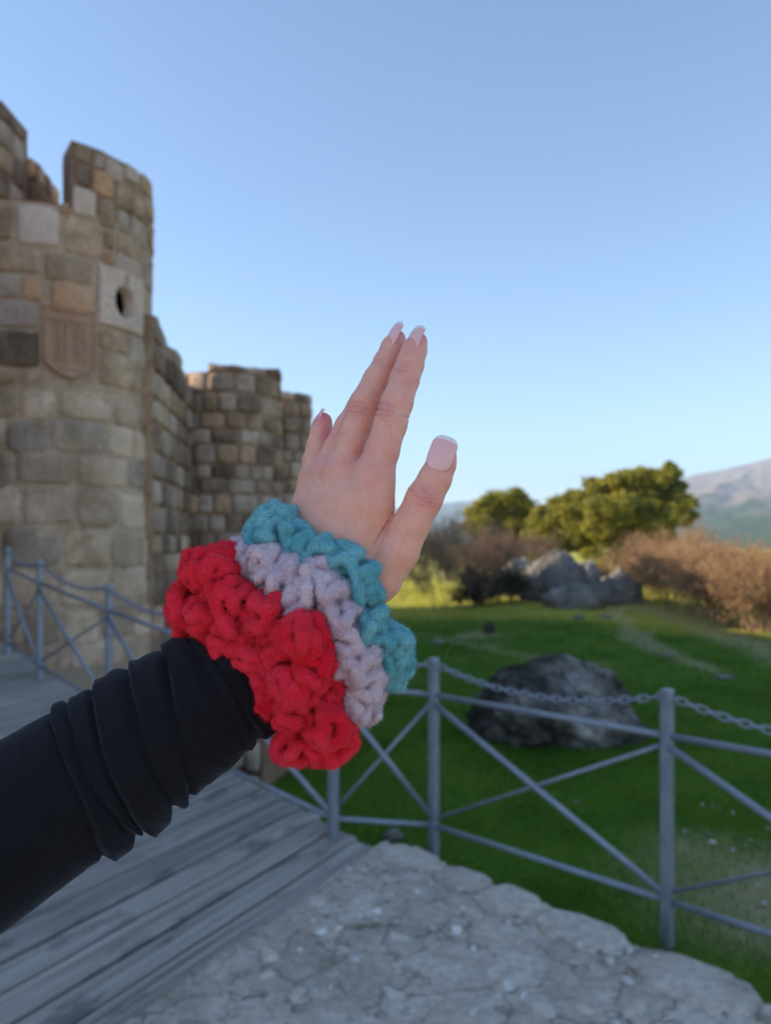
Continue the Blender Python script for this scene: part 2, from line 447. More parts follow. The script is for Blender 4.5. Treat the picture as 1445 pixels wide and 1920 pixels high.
# stair-head wall behind the battlement
Pb = at(50, 293, 10.35); zb = Pb.z
def SB(u, z, out): return Vector((Pb.x+.0+u, Pb.y-out, z))
dirB = Vector((-.098, .995, 0)); Pb2 = Vector(((70-CX)/F_PX*10.45, 10.45, 0))
def SB2(u, z, out): p = Pb2+dirB*u+Vector((.995, .098, 0))*out; return Vector((p.x, p.y, z))
V = []
q = [Vector((Pb.x-.3, Pb.y, 0)), Vector((Pb2.x, Pb2.y, 0)), Pb2+dirB*.95, Vector((Pb.x-.3, Pb.y+.95, 0))]
V = [Vector((v.x, v.y, Z_PAR-.1)) for v in q]+[Vector((v.x, v.y, zb-.03)) for v in q]
bt = link('stair_head', mesh('stair_head', V, [(0, 1, 5, 4), (1, 2, 6, 5), (2, 3, 7, 6), (3, 0, 4, 7), (4, 5, 6, 7)]), RUBBLE); world_child(bt, tower)
for (z0, z1, mts) in ((Z_PAR-.1, Z_PAR+.30, [(K_, 1)]), (Z_PAR+.30, zb-.30, [(K_, 1), (G_, 1)]), (zb-.30, zb, [(O_, 1)])):  # orange stone in the top course stands in for a sunlit patch
    put_stone(tower, SB, -.28, .14, z0, z1, pick(mts), (.01, .01), .02, .02, 3)
    for a_, b_ in ((.0, .3), (.3, .6), (.6, .94)): put_stone(tower, SB2, a_, b_, z0, z1, pick([(K_, 2), (T, 1)]), (.01, .01), .02, .02, 3)

# gunport block: pale square stone with a round hole and a slot above it
def grid_block(S, u0, u1, z0, z1, nu, nz, hfun, mat, name, par, back=.05, hole=None):
    V = []; 
    for j in range(nz+1):
        for i in range(nu+1):
            a = i/nu; b = j/nz
            V.append(S(u0+(u1-u0)*a, z0+(z1-z0)*b, hfun(a, b)))
    Fs = grid_faces(nu+1, nz+1).tolist()
    if hole is not None: Fs = [f for f in Fs if not all(hfun((k % (nu+1))/nu, (k//(nu+1))/nz) < hole for k in f)]
    ring = [i for i in range(nu+1)]+[(nu+1)*j+nu for j in range(1, nz+1)]+[(nu+1)*nz+i for i in range(nu-1, -1, -1)]+[(nu+1)*j for j in range(nz-1, 0, -1)]
    base = len(V)
    for k in ring:
        i, j = k % (nu+1), k//(nu+1); V.append(S(u0+(u1-u0)*i/nu, z0+(z1-z0)*j/nz, -back))
    L = len(ring)
    for k in range(L): Fs.append((ring[k], base+k, base+(k+1) % L, ring[(k+1) % L]))
    o = link(name, mesh(name, V, Fs, True), mat); world_child(o, par); return o
ua, _ = uv1(184, 560); ub, _ = uv1(268, 560); zt = uv1(226, 521)[1]; zb_ = uv1(226, 602)[1]
zt = uv1(226, 507)[1]; zb_ = uv1(226, 617)[1]
def hport(a, b):
    x = (a-.50)*(ub-ua)*TR; z = (b-.47)*(zt-zb_)
    r = math.hypot(x, z*.85); hole = 1-float(sstep(.160, .185, r))
    slot = (1-float(sstep(.018, .034, abs(x-.02))))*(1 if b > .5 else 0)*(1-float(sstep(.9, .98, b)))
    edge = max(abs(2*a-1), abs(2*b-1)); e = -.02*float(sstep(.93, 1, edge))
    return .034+e+.004*mnoise.noise(Vector((a*6, b*6, 0)))-.17*max(hole, slot)
grid_block(S1, ua+.008, ub-.008, zb_, zt, 44, 50, hport, ST_LIGHT, 'gunport_block', tower, .06, hole=-.085)
# carved shield
ua, _ = uv1(80, 640); ub, _ = uv1(181, 640); zt = uv1(130, 571)[1]; zb_ = uv1(130, 712)[1]
def hshield(a, b):
    x = 2*a-1; y = 1-b
    hw = 1.0 if y < .72 else max(0., 1-((y-.72)/.28)**2.2)
    top = .05+.03*math.cos(x*math.pi)
    m_ = min(hw*.98-abs(x), (1-y)*3, (y-top)*3 if y > top-.2 else 1)
    inside = float(sstep(0, .06, m_))
    rim = float(sstep(.0, .05, m_))*(1-float(sstep(.11, .16, m_)))
    arch = 0
    xx = x*.5
    if .24 < y < .78:
        for cx_ in (-.17, .17):                                     # carved tower shapes on the field
            if abs(xx-cx_) < .10: arch = max(arch, .6)
            if abs(abs(xx-cx_)-.05) < .018: arch = -.3
    if .18 < y < .24 and abs(x) < .75: arch = .9 if math.sin(x*22) > -.2 else .2
    if .80 < y < .86 and abs(x) < .45: arch = .5
    n = .003*mnoise.noise(Vector((a*9, b*9, 4)))
    return -.012+inside*.030+rim*.034+arch*.030+n
grid_block(S1, ua, ub, zb_, zt, 70, 90, hshield, CREST, 'carved_shield', tower, .03)

# --- curtain wall behind tower 1
WP = Vector((-3.184, 10.70, 0)); WD = Vector((-.098, .995, 0)).normalized(); WN = Vector((.995, .098, 0)).normalized()
def SW(u, z, out): p = WP+WD*u+WN*out; return Vector((p.x, p.y, z))
ZW = EYE+3.0
wall = empty('castle_wall', (WP.x, WP.y, -.2), 'ruined curtain wall between the near tower and the next round tower', 'castle wall')
def wall_top(u): return ZW+.05*math.sin(u*5)+(.12 if u < 1.0 else -.02)-.12*float(sstep(2.2, 3.0, u))
def solid_wall(S, L, ztop, zbot, thick, par, name, n=24, mat=RUBBLE, amp=.02):
    V = []
    for side in (0, 1):
        for j in range(0, 13):
            for i in range(n+1):
                u = L*i/n; zt_ = ztop(u)+.05*mnoise.noise(Vector((u*4, 3, 3))); z = zbot+(zt_-zbot)*j/12
                V.append(S(u, z, (-.035+amp*mnoise.noise(Vector((u*2.5, z*2.5, 0)))) if side == 0 else -thick))
    w_ = n+1; off = w_*13; Fs = []
    for j in range(12):
        for i in range(n):
            a = j*w_+i; Fs += [(a, a+1, a+w_+1, a+w_), (a+off, a+w_+off, a+w_+1+off, a+1+off)]
    for i in range(n): a = 12*w_+i; Fs.append((a, a+1, a+1+off, a+off))
    for j in range(12):
        a = j*w_; Fs.append((a, a+w_, a+w_+off, a+off)); a += n; Fs.append((a, a+off, a+w_+off, a+w_))
    o = link(name, mesh(name, V, Fs), mat); world_child(o, par); return o
solid_wall(SW, 4.6, wall_top, -.6, .5, wall, 'core', mat=ST_TAN)
z = -.1
while z < ZW+.3:
    dz = random.uniform(.28, .42); u = 0.0
    while u < 4.5:
        du = random.uniform(.4, .85)
        if z+dz < wall_top(u+du/2)+.12:
            put_stone(wall, SW, u, u+du, z, z+dz, pick([(G_, 3), (K_, 5), (T, 1.2)]), (.008, .008), .018, .04, 3, .014)
        u += du
    z += dz
# --- towers 2 and 3
def far_tower(cpx, d, rad, par, ztop, merls, gap=.012, seed=1, bias=(G_, K_, T), u_lo=-1.6, u_hi=1.7, courses=(.24, .38)):
    C = Vector(((cpx-CX)/F_PX*d, d, 0))
    def S(u, z_, out):
        r = rad+out; return Vector((C.x+r*math.sin(u), C.y-r*math.cos(u), z_))
    V, Fs = tube_surface(C, rad, S, -math.pi, math.pi, -.6, ztop, 60, 40, .015, -.015)
    top = [S(2*math.pi*i/40, ztop-.01, -.02) for i in range(40)]
    o = link('mortar', mesh('mortar_far', V, Fs, True), MORTAR); world_child(o, par)
    o = link('roof', mesh('roof_far', top, [tuple(range(40))]), RUBBLE); world_child(o, par)
    cnt = 0; z_ = .2
    lim = ztop
    while z_ < lim-.08:
        dz = random.uniform(*courses); dz = min(dz, lim-z_); u = u_lo+random.random()*.1
        while u < u_hi:
            du = random.uniform(.34, .72)/rad*.8
            put_stone(par, S, u, u+du, z_, z_+dz, pick([(bias[0], 3.5), (bias[1], 3.2), (bias[2], 2.4)]), (.007/rad, .007), .016, .04, 3, .012)
            u += du; cnt += 1
        z_ += dz
    for (u0, u1, zt_) in merls:
        merlon(u0, u1, ztop, zt_, .38, S=S, par=par, wob=.05)
        zz = ztop
        while zz < zt_-.06:
            dz = min(random.uniform(.18, .26), zt_-zz); u = u0
            while u < u1-.02:
                du = min(random.uniform(.26, .5)/rad*.8, u1-u)
                put_stone(par, S, u, u+du, zz, zz+dz, pick([(bias[0], 3), (bias[1], 3), (bias[2], 3)]), (.011/rad, .011), .02, .04, 3, .010); u += du
            zz += dz
    return C
t2 = empty('castle_tower', ((425-CX)/F_PX*15, 15, -.2), 'weathered round castle tower with a broken merlon beyond the curtain wall', 'castle tower')
z2 = EYE+(HY-697)/F_PX*14.0
far_tower(425, 15, 1.04, t2, z2, [(-.12, .95, EYE+(HY-684)/F_PX*14.0), (1.6, 2.6, z2+.3)])
t3 = empty('castle_tower', ((530-CX)/F_PX*17, 17, -.2), 'farthest round castle tower with a small sunlit merlon beside the hand', 'castle tower')
z3 = EYE+(HY-750)/F_PX*16.3
far_tower(530, 17, .63, t3, z3, [(.0, 1.7, EYE+(HY-734)/F_PX*16.4)], seed=2)
# wall joining tower 2 and 3
w2 = empty('castle_wall', (-3.3, 15.5, -.2), 'short curtain wall between the two far round towers', 'castle wall')
A_, B_ = Vector((-2.72, 15.2, 0)), Vector((-2.3, 16.9, 0)); D_ = (B_-A_).normalized(); N_ = Vector((D_.y, -D_.x, 0))
def SW2(u, z_, out): p = A_+D_*u+N_*out; return Vector((p.x, p.y, z_))
solid_wall(SW2, (B_-A_).length, lambda u: z3-.15, -.6, .9, w2, 'core', 8)
z = .1
while z < z3-.2:
    dz = random.uniform(.18, .27); u = 0
    while u < 1.7:
        du = random.uniform(.25, .5); put_stone(w2, SW2, u, min(u+du, 1.75), z, min(z+dz, z3-.17), pick([(T, 3), (K_, 3)]), (.012, .012), .02, .04, 3); u += du
    z += dz
# --- the castle body to the left of the camera, out of frame: it throws the shade the photographer stands in
w3 = empty('castle_wall', (-7.5, 3, -.2), 'long main curtain wall left of the near tower, outside the frame', 'castle wall')
A3 = Vector((-6.4, -.55, 0)); D3 = Vector((.045, 1, 0)).normalized(); N3 = Vector((D3.y, -D3.x, 0))  # near end set so sun reaches the ground behind the camera
def SW3(u, z_, out): p = A3+D3*u+N3*out; return Vector((p.x, p.y, z_))
def top3(u): return 6.1+(.8 if (u % 1.9) < 1.05 else 0)
solid_wall(SW3, 11.0, top3, -.6, 2.0, w3, 'core', 120)
tag(w3.children[0], kind=None)
V = []; Fs = []; z = .4; nst = 0
while z < 6.0:
    dz = random.uniform(.34, .46); u = .1
    while u < 10.4:
        du = random.uniform(.5, .95)
        v_, f_ = quad_stone(SW3, u+.014, u+du-.014, z+.013, min(z+dz, 6.08)-.013, .03, .05, 2, .012, random.random())
        b0 = len(V); V += v_; Fs += [tuple(i+b0 for i in f) for f in f_]; u += du
    z += dz
o = link('stones', mesh('stones', V, Fs, True), T); world_child(o, w3); o['kind'] = 'stuff'; o.name = 'stone_facing'

# ------------------------------------------------------------------ the bridge deck
PD = Vector((.487, .874, 0)).normalized(); QD = Vector((-PD.y, PD.x, 0))
DSL = .11
def deck_pt(p, q, up=0): v = PD*p+QD*q; return Vector((v.x, v.y, EYE-1.448+DSL*(q-2.05)+up))
def p_end(q): return 3.20+.27*(q-1.82)
wm = M('weathered_wood', .85, .25)
oi = wm.n('ShaderNodeObjectInfo'); tc = wm.n('ShaderNodeTexCoord'); va = wm.n('ShaderNodeVectorMath', operation='ADD')
mul = wm.n('ShaderNodeVectorMath', operation='SCALE'); mul.inputs['Scale'].default_value = 37.
cb = wm.n('ShaderNodeCombineXYZ'); wm.l(oi.outputs['Random'], cb.inputs[0]); wm.l(oi.outputs['Random'], cb.inputs[1]); wm.l(cb.outputs[0], mul.inputs[0])
wm.l(tc.outputs['Object'], va.inputs[0]); wm.l(mul.outputs[0], va.inputs[1])
mp = wm.n('ShaderNodeMapping'); mp.inputs['Scale'].default_value = (1.1, 26, 26); wm.l(va.outputs[0], mp.inputs[0])
mp2 = wm.n('ShaderNodeMapping'); mp2.inputs['Scale'].default_value = (.6, 75, 60); wm.l(va.outputs[0], mp2.inputs[0])
gr1 = wm.noise(mp.outputs[0], 1.0, 6, .65, .6); gr2 = wm.noise(mp2.outputs[0], 1.0, 4, .6, .3); mp3 = wm.n('ShaderNodeMapping'); mp3.inputs['Scale'].default_value = (1.6, 5, 5); wm.l(va.outputs[0], mp3.inputs[0]); blot = wm.noise(mp3.outputs[0], 1.5, 6, .65)
colw = wm.ramp(gr1, [(.25, (.23, .195, .16)), (.48, (.37, .33, .285)), (.75, (.47, .425, .37))])
colw = wm.mix(.85, colw, wm.ramp(gr2, [(.34, (.34, .32, .30)), (.48, (1, 1, 1)), (.8, (1.18, 1.18, 1.16))]), 'MULTIPLY')
colw = wm.mix(1., colw, wm.ramp(oi.outputs['Random'], [(0, (.78, .78, .78)), (1, (1.12, 1.1, 1.07))]), 'MULTIPLY')
bm_ = wm.ramp(blot, [(.54, (0, 0, 0)), (.64, (1, 1, 1))])
colw = wm.mix(wm.math('MULTIPLY', bm_, .6), colw, (.06, .055, .055))
wm.color(colw); b = wm.bump(gr2, .8, .004); wm.bump(gr1, .8, .006, b)
WOOD = wm.m
deck = empty('bridge_deck', tuple(deck_pt(1.5, 3, -.05)), 'grey weathered plank walkway ramping up to the castle', 'wooden deck')
ang = math.atan2(PD.y, PD.x); q = 1.825; pw = .142; k = 0
dq = pw*1.0
while q < 8.6:
    wdt = pw*random.uniform(.9, 1.08); p1 = p_end(q+wdt/2)+random.uniform(-.015, .03); p0 = -2.6; nseg = 14
    me_v = []; L = p1-p0
    th = .045; bow = random.uniform(-.004, .004)
    sec = [(-wdt/2+.004, -th), (-wdt/2+.004, -.006), (-wdt/2+.012, .0), (0, .0015), (wdt/2-.012, .0), (wdt/2-.004, -.006), (wdt/2-.004, -th)]
    for i in range(nseg+1):
        x = p0+L*i/nseg; wv = .002*math.sin(x*2.1+k)
        for (y_, z_) in sec: me_v.append(Vector((x-(p0+p1)/2, y_+wv+.0015*mnoise.noise(Vector((x*6, k, y_*9))), z_+bow+DSL*y_)))
    ns = len(sec); Fs = []
    for i in range(nseg):
        for j in range(ns-1): a = i*ns+j; Fs.append((a, a+ns, a+ns+1, a+1))
    Fs.append(tuple(range(ns))); Fs.append(tuple(reversed(range(nseg*ns, (nseg+1)*ns))))
    o = link('plank', mesh('plank', me_v, Fs, False), WOOD, deck)
    c_ = deck_pt((p0+p1)/2, q+wdt/2, random.uniform(-.004, .003)); o.location = c_-deck.location; o.rotation_euler = (0, 0, ang)
    q += wdt+.006; k += 1
# joists / edge beam under the plank ends
def box_between(a, b, wd, ht, up=Vector((0, 0, 1))):
    d = (b-a); L = d.length; d = d.normalized(); s = d.cross(up).normalized(); u_ = s.cross(d).normalized()
    V = [a+s*x*wd/2+u_*z_*ht/2 for x, z_ in ((-1, -1), (1, -1), (1, 1), (-1, 1))]+[b+s*x*wd/2+u_*z_*ht/2 for x, z_ in ((-1, -1), (1, -1), (1, 1), (-1, 1))]
    return V, [(0, 1, 2, 3), (7, 6, 5, 4), (0, 4, 5, 1), (1, 5, 6, 2), (2, 6, 7, 3), (3, 7, 4, 0)]
DARKWOOD = M('dark_beam', .9, .2); DARKWOOD.color((.09, .075, .062)); DARKWOOD = DARKWOOD.m
V, Fs = box_between(deck_pt(p_end(1.83)-.16, 1.83, -.13), deck_pt(p_end(8.6)-.16, 8.6, -.13), .10, .16)
o = link('edge_beam', mesh('edge_beam', V, Fs), DARKWOOD); world_child(o, deck)
# abutment of pale masonry below the rail
ab = empty('stone_pier', tuple(at(430, 1450, 5.1)), 'pale masonry pier beside the walkway behind the lowest railing tube', 'stone pier')
ax0 = at(300, 1450, 5.05); ax1 = at(486, 1450, 4.85)
dA = (Vector((ax1.x, ax1.y, 0))-Vector((ax0.x, ax0.y, 0))); LA = dA.length; dA.normalize(); nA = Vector((dA.y, -dA.x, 0))
def SA(u, z_, out): return Vector((ax0.x, ax0.y, 0))+dA*u+nA*out+Vector((0, 0, z_))
solid_wall(SA, LA, lambda u: .55, -.4, .5, ab, 'core', 8)
for z0, z1 in ((-.1, .12), (.12, .34), (.34, .54)):
    u = 0
    while u < LA-.05: du = min(random.uniform(.2, .4), LA-u); put_stone(ab, SA, u, u+du, z0, z1, ST_LIGHT, (.008, .008), .02, .04, 3); u += du

# ------------------------------------------------------------------ stone slab (mortared rubble top) under the photographer
SLZ = .158
E0, E1 = Vector((.046, 3.71)), Vector((1.217, 2.44)); ED = (E1-E0).normalized(); EN = Vector((ED.y, -ED.x))   # EN points ... fixed below
if EN.dot(Vector((0, -1))) > 0: EN = -EN            # EN points away from the camera, over the grass
def slab_sd(x, y):
    """signed distance, positive inside the slab"""
    a = EN.x*(np.asarray(x)-E0.x)+EN.y*(np.asarray(y)-E0.y)
    a = a+.05*fbm2(x, y, 2.2, 21, 2)+.03*fbm2(x, y, 7, 22, 2)
    qd = QD.x*np.asarray(x)+QD.y*np.asarray(y)-1.822+.006*fbm2(x, y, 6, 23, 2)
    return np.minimum(-a, -qd*1.0), -a, -qd
xs = np.arange(-1.6, 4.2, .021); ys_ = np.arange(-1.2, 3.95, .021); X, Y = np.meshgrid(xs, ys_)
sd, se, sq = slab_sd(X, Y)
Z = SLZ+.012*fbm2(X, Y, 2.5, 30, 3)+.007*fbm2(X, Y, 11, 31, 3)+.003*fbm2(X, Y, 34, 33, 2)
Z = np.where(se < 0, Z-.42*sstep(0, .05, -se), Z-.02*(1-sstep(0, .03, se))); Z = np.where(sq < 0, Z-.3*sstep(0, .02, -sq), Z)
me = mesh_np('stone_slab', np.stack([X.ravel(), Y.ravel(), Z.ravel()], 1), grid_faces(len(xs), len(ys_)))
keep = M('slab_mortar', .95, .15); c = keep.coord('Object')
a = keep.noise(c, 3.2, 7, .68, .3); b2 = keep.noise(c, 34, 6, .7); vv = keep.n('ShaderNodeTexVoronoi'); vv.inputs['Scale'].default_value = 11; vv.feature = 'F1'
keep.l(c, vv.inputs['Vector'])
cc = keep.ramp(a, [(.3, (.40, .34, .275)), (.5, (.55, .475, .395)), (.7, (.66, .59, .50))])
cc = keep.mix(.75, cc, keep.ramp(b2, [(.3, (.55, .54, .52)), (.7, (1.3, 1.3, 1.3))]), 'MULTIPLY')
dn = keep.noise(c, 5, 3, .6); vm = keep.n('ShaderNodeVectorMath', operation='ADD'); keep.l(c, vm.inputs[0]); keep.l(keep.math('MULTIPLY', dn, .35), vm.inputs[1])
vc = keep.n('ShaderNodeTexVoronoi'); vc.feature = 'DISTANCE_TO_EDGE'; vc.inputs['Scale'].default_value = 4.2; keep.l(vm.outputs[0], vc.inputs['Vector'])
crk = keep.ramp(vc.outputs['Distance'], [(.0, (.42, .40, .38)), (.035, (1, 1, 1))]); cc = keep.mix(.8, cc, crk, 'MULTIPLY')
vk = keep.n('ShaderNodeTexVoronoi'); vk.inputs['Scale'].default_value = 4.2; keep.l(vm.outputs[0], vk.inputs['Vector'])
cc = keep.mix(.35, cc, keep.ramp(vk.outputs['Color'], [(.2, (.66, .58, .50)), (.8, (1.32, 1.28, 1.22))]), 'MULTIPLY')
ms = keep.noise(c, 1.7, 4, .6); cc = keep.mix(keep.math('MULTIPLY', keep.ramp(ms, [(.66, (0, 0, 0)), (.72, (1, 1, 1))]), .7), cc, (.07, .085, .03))
keep.color(cc); b = keep.bump(a, .6, .02); keep.bump(b2, .8, .006, b)
slab = tag(link('stone_slab', me, keep.m), kind='structure')
# stones bedded in the slab: ten shapes shared by all
def pebble_mesh(r_seed, n=7, dome=.35):
    r = random.Random(r_seed); V = []
    rad = [r.uniform(.55, 1.05) for _ in range(n)]
    for lev, (s_, z_) in enumerate(((1.0, -1.2), (1.0, .0), (.86, .75), (.45, 1.0))):
        for i in range(n):
            a_ = 2*math.pi*i/n; q_ = rad[i]*s_
            V.append((q_*math.cos(a_), q_*math.sin(a_), z_+r.uniform(-.14, .14)*(lev > 1)))
    V.append((0, 0, 1.02)); Fs = []
    for l_ in range(3):
        for i in range(n): Fs.append((l_*n+i, l_*n+(i+1) % n, (l_+1)*n+(i+1) % n, (l_+1)*n+i))
    for i in range(n): Fs.append((3*n+i, 3*n+(i+1) % n, 4*n))
    return mesh('bedded_stone', V, Fs, True)
def shared(seed0, cnt, mats):
    out = []
    for m_ in mats:
        for i in range(cnt):
            me = pebble_mesh(seed0+i); me.materials.append(m_); out.append(me)
    return out
PB = shared(50, 10, [SLABST]); PW = shared(70, 5, [PALE])
pts = []
tries = 0
while len(pts) < 150 and tries < 9000:
    tries += 1
    x = random.uniform(-.9, 2.6); y = random.uniform(1.2, 3.7)
    r0 = random.choice((.05, .07, .09, .12, .15))
    s_, se_, sq_ = slab_sd(np.array([x]), np.array([y]))
    if s_[0] < r0*.9: continue
    if abs(x) > .62*y+.3: continue
    if all((x-a_)**2+(y-b_)**2 > (r0+c_)**2*.92 for a_, b_, c_ in pts): pts.append((x, y, r0))
for x, y, r0 in pts:
    o = link('stone', random.choice(PB), None, slab)
    o.location = (x, y, SLZ+random.uniform(-.010, -.003)); o.rotation_euler = (random.uniform(-.03, .03), random.uniform(-.03, .03), random.uniform(0, 6.28))
    o.scale = (r0*random.uniform(.9, 1.25), r0*random.uniform(.7, .95), random.uniform(.010, .022))
for _ in range(150):
    x = random.uniform(-.4, 2.2); y = random.uniform(1.5, 3.6)
    if slab_sd(np.array([x]), np.array([y]))[0][0] < .03: continue
    o = link('pebble', random.choice(PW), None, slab); s0 = random.uniform(.010, .030)
    o.location = (x, y, SLZ+.006); o.rotation_euler = (0, 0, random.uniform(0, 6)); o.scale = (s0, s0*random.uniform(.6, 1), s0*.5)
# kerb stones along the grass edge
t_ = .02; EL = 3.6
while t_ < EL:
    L = random.uniform(.22, .46); wd = random.uniform(.15, .28)
    c2 = E0+ED*(t_+L/2)-EN*(wd*.42)
    base = Vector((c2.x, c2.y, 0)); e3 = Vector((ED.x, ED.y, 0)); n3 = Vector((EN.x, EN.y, 0))
    def SK(u, v, out): return base+e3*u+n3*v+Vector((0, 0, SLZ+out))
    put_stone(slab, SK, -L/2, L/2, -wd/2, wd/2, SLABST, (-.004, -.012), random.uniform(.004, .017), .22, 5, .011, roundness=.7)
    t_ += L*.98

# ------------------------------------------------------------------ grass blades (stuff)
def blades(n, x0, x1, y0, y1, hmin, hmax, wdt, name, dens_pow=1.0):
    y = y0+(y1-y0)*rng.random(n)**dens_pow; x = x0+(x1-x0)*rng.random(n)
    ok = (np.abs(x) < .60*y+.5)
    a = EN.x*(x-E0.x)+EN.y*(y-E0.y); inside_slab = (a < .03) & (QD.x*x+QD.y*y < 1.85)
    qq = QD.x*x+QD.y*y; pp = PD.x*x+PD.y*y; on_deck = (qq > 1.8) & (pp < p_end(qq)+.02)
    intower = (np.hypot(x-TC.x, y-TC.y) < TR+.1)
    ok &= ~inside_slab & ~on_deck & ~intower
    dd = dirt(x, y); ok &= rng.random(n) > dd*1.05
    x, y = x[ok], y[ok]; n = len(x); z = ground(x, y)
    tuft = .6+.6*sstep(-.3, .5, fbm2(x, y, 2.3, 40, 3))
    h = (hmin+(hmax-hmin)*rng.random(n))*tuft; th = rng.random(n)*6.283; wv = wdt*(.6+.8*rng.random(n))
    lean = (rng.random(n)-.5)*1.3*h; lt = rng.random(n)*6.283
    V = np.zeros((n, 3, 3)); cx, cy = np.cos(th)*wv, np.sin(th)*wv
    V[:, 0] = np.stack([x-cx, y-cy, z-.005], 1); V[:, 1] = np.stack([x+cx, y+cy, z-.005], 1)
    V[:, 2] = np.stack([x+np.cos(lt)*lean, y+np.sin(lt)*lean, z+h], 1)
    me = mesh_np(name, V.reshape(-1, 3), np.arange(n*3).reshape(-1, 3), False)
    attr(me, 'sun_tint', np.repeat(sstep(13.5, 17, y+.35*x+1.2*fbm2(x, y, .4, 3, 2)), 3))  # same painted sunlight mask as the ground
    return me
gm = M('grass_blade', .7, .25); ge = gm.n('ShaderNodeNewGeometry')
n1 = gm.noise(gm.coord('Object'), 1.4, 4)
cg = gm.ramp(ge.outputs['Random Per Island'], [(0, (.050, .140, .008)), (.6, (.100, .215, .014)), (.93, (.17, .25, .028)), (1, (.30, .24, .09))])
cg = gm.mix(.8, cg, gm.ramp(n1, [(.32, (.45, .55, .5)), (.5, (.95, .95, .9)), (.7, (1.75, 1.3, 1.1))]), 'MULTIPLY')
cg = gm.mix(gm.attr('sun_tint'), cg, (.44, .42, .07))  # sunlit yellow put into the blade colour
gm.color(cg)
tr = gm.n('ShaderNodeBsdfTranslucent'); gm.l(cg, tr.inputs[0]); mx = gm.n('ShaderNodeMixShader'); mx.inputs[0].default_value = .3
gm.l(gm.b.outputs[0], mx.inputs[1]); gm.l(tr.outputs[0], mx.inputs[2]); gm.l(mx.outputs[0], gm.t.nodes['Material Output'].inputs[0])
tag(link('grass', blades(260000, -2.5, 5.5, 2.0, 8.5, .018, .045, .0022, 'grass'), gm.m), 'short green winter grass growing between the slab and the boulder', 'grass', kind='stuff')
tag(link('grass', blades(190000, -3.5, 13, 8.5, 26, .03, .07, .0055, 'grass'), gm.m), 'short grass on the rise around the rock outcrop', 'grass', kind='stuff')

# ------------------------------------------------------------------ railing
sm = M('galvanised_steel', .42, .5); c = sm.coord('Object')
a = sm.noise(c, 14, 6, .65); r_ = sm.noise(c, 3.5, 5, .6)
cs = sm.ramp(a, [(.3, (.24, .265, .30)), (.7, (.34, .37, .42))])
cs = sm.mix(sm.math('MULTIPLY', sm.ramp(r_, [(.62, (0, 0, 0)), (.72, (1, 1, 1))]), .55), cs, (.22, .15, .11))
sm.color(cs); sm.b.inputs['Metallic'].default_value = .35; sm.bump(a, .3, .002)
STEEL = sm.m
def tube_mesh(pts, rad, sides=10, closed=False, name='tube', rot=0):
    pts = [Vector(p) for p in pts]; n = len(pts); V = []; Fs = []
    prev = None
    for i, p in enumerate(pts):
        if closed: d = pts[(i+1) % n]-pts[i-1]
        else: d = pts[min(i+1, n-1)]-pts[max(i-1, 0)]
        d.normalize()
        ref = prev if prev is not None else (Vector((0, 0, 1)) if abs(d.z) < .9 else Vector((1, 0, 0)))
        s_ = d.cross(ref).normalized(); u_ = s_.cross(d).normalized(); prev = u_
        rr = rad(i/(n-1)) if callable(rad) else rad
        for k in range(sides):
            t = 2*math.pi*k/sides+rot; V.append(p+s_*math.cos(t)*rr+u_*math.sin(t)*rr)
    for i in range(n if closed else n-1):
        for k in range(sides):
            a_ = i*sides+k; b_ = i*sides+(k+1) % sides; j = (i+1) % n
            Fs.append((a_, b_, j*sides+(k+1) % sides, j*sides+k))
    if not closed: Fs.append(tuple(reversed(range(sides)))); Fs.append(tuple(range((n-1)*sides, n*sides)))
    return V, Fs
# post positions: px of the post, depth, drop of the upper rail joint below the eye, of the lower joint, post foot z
posts = [(15, 6.75, .245, .89, None), (75, 6.05, .333, .98, None), (205, 5.30, .480, 1.135, None), (350, 4.62, .590, 1.25, None),
         (625, 3.76, .705, 1.352, None), (813, 3.83, .766, 1.413, 0), (1250, 3.03, .766, 1.413, 0), (1994, 2.23, .766, 1.413, 0), ]
rail = empty('railing', (0, 4, 0), 'grey galvanised steel railing with crossed braces and a drooping chain', 'railing')
def fpt(po, drop): d = po[1]; return Vector(((po[0]-CX)/F_PX*d, d, EYE-drop))
tops = []
for po in posts:
    t_ = fpt(po, po[2]-.183); foot = fpt(po, po[3]+.20); 
    if po[4] is None:
        q_ = QD.x*foot.x+QD.y*foot.y; foot.z = EYE-1.448+DSL*(q_-2.05)-.02
    else: foot.z = -.12
    tops.append(t_)
    V, Fs = box_between(foot, t_, .042, .042, Vector((.75, .66, 0)))
    o = link('post', mesh('post', V, Fs), STEEL); world_child(o, rail)
    bv = o.modifiers.new('bevel', 'BEVEL'); bv.width = .005; bv.segments = 2
    V, Fs = box_between(t_, t_+Vector((0, 0, .010)), .047, .047, Vector((.75, .66, 0)))
    world_child(link('cap', mesh('cap', V, Fs), STEEL), o)
    if po[4] is None:
        V, Fs = box_between(foot+Vector((0, 0, .012)), foot+Vector((0, 0, .030)), .12, .12, Vector((.75, .66, 0)))
        world_child(link('base_plate', mesh('base_plate', V, Fs), STEEL), o)
def bar(a, b, rad, name, off=Vector((0, 0, 0))):
    d = (b-a).normalized()
    V, Fs = tube_mesh([a+d*.018+off, (a+b)/2+off, b-d*.018+off], rad, 12)
    o = link(name, mesh(name, V, Fs, True), STEEL); world_child(o, rail); return o
LINK = None
def make_link():
    pts_ = []; L, w_ = .030, .0125
    for i in range(16):
        t = 2*math.pi*i/16; x = w_*math.cos(t); y = w_*math.sin(t)+(L-w_)*.62*(1 if math.sin(t) >= 0 else -1)
        pts_.append(Vector((x, y, 0)))
    V, Fs = tube_mesh(pts_, .0048, 6, True)
    me = mesh('chain_link', V, Fs, True); me.materials.append(STEEL); return me
LINK = make_link()
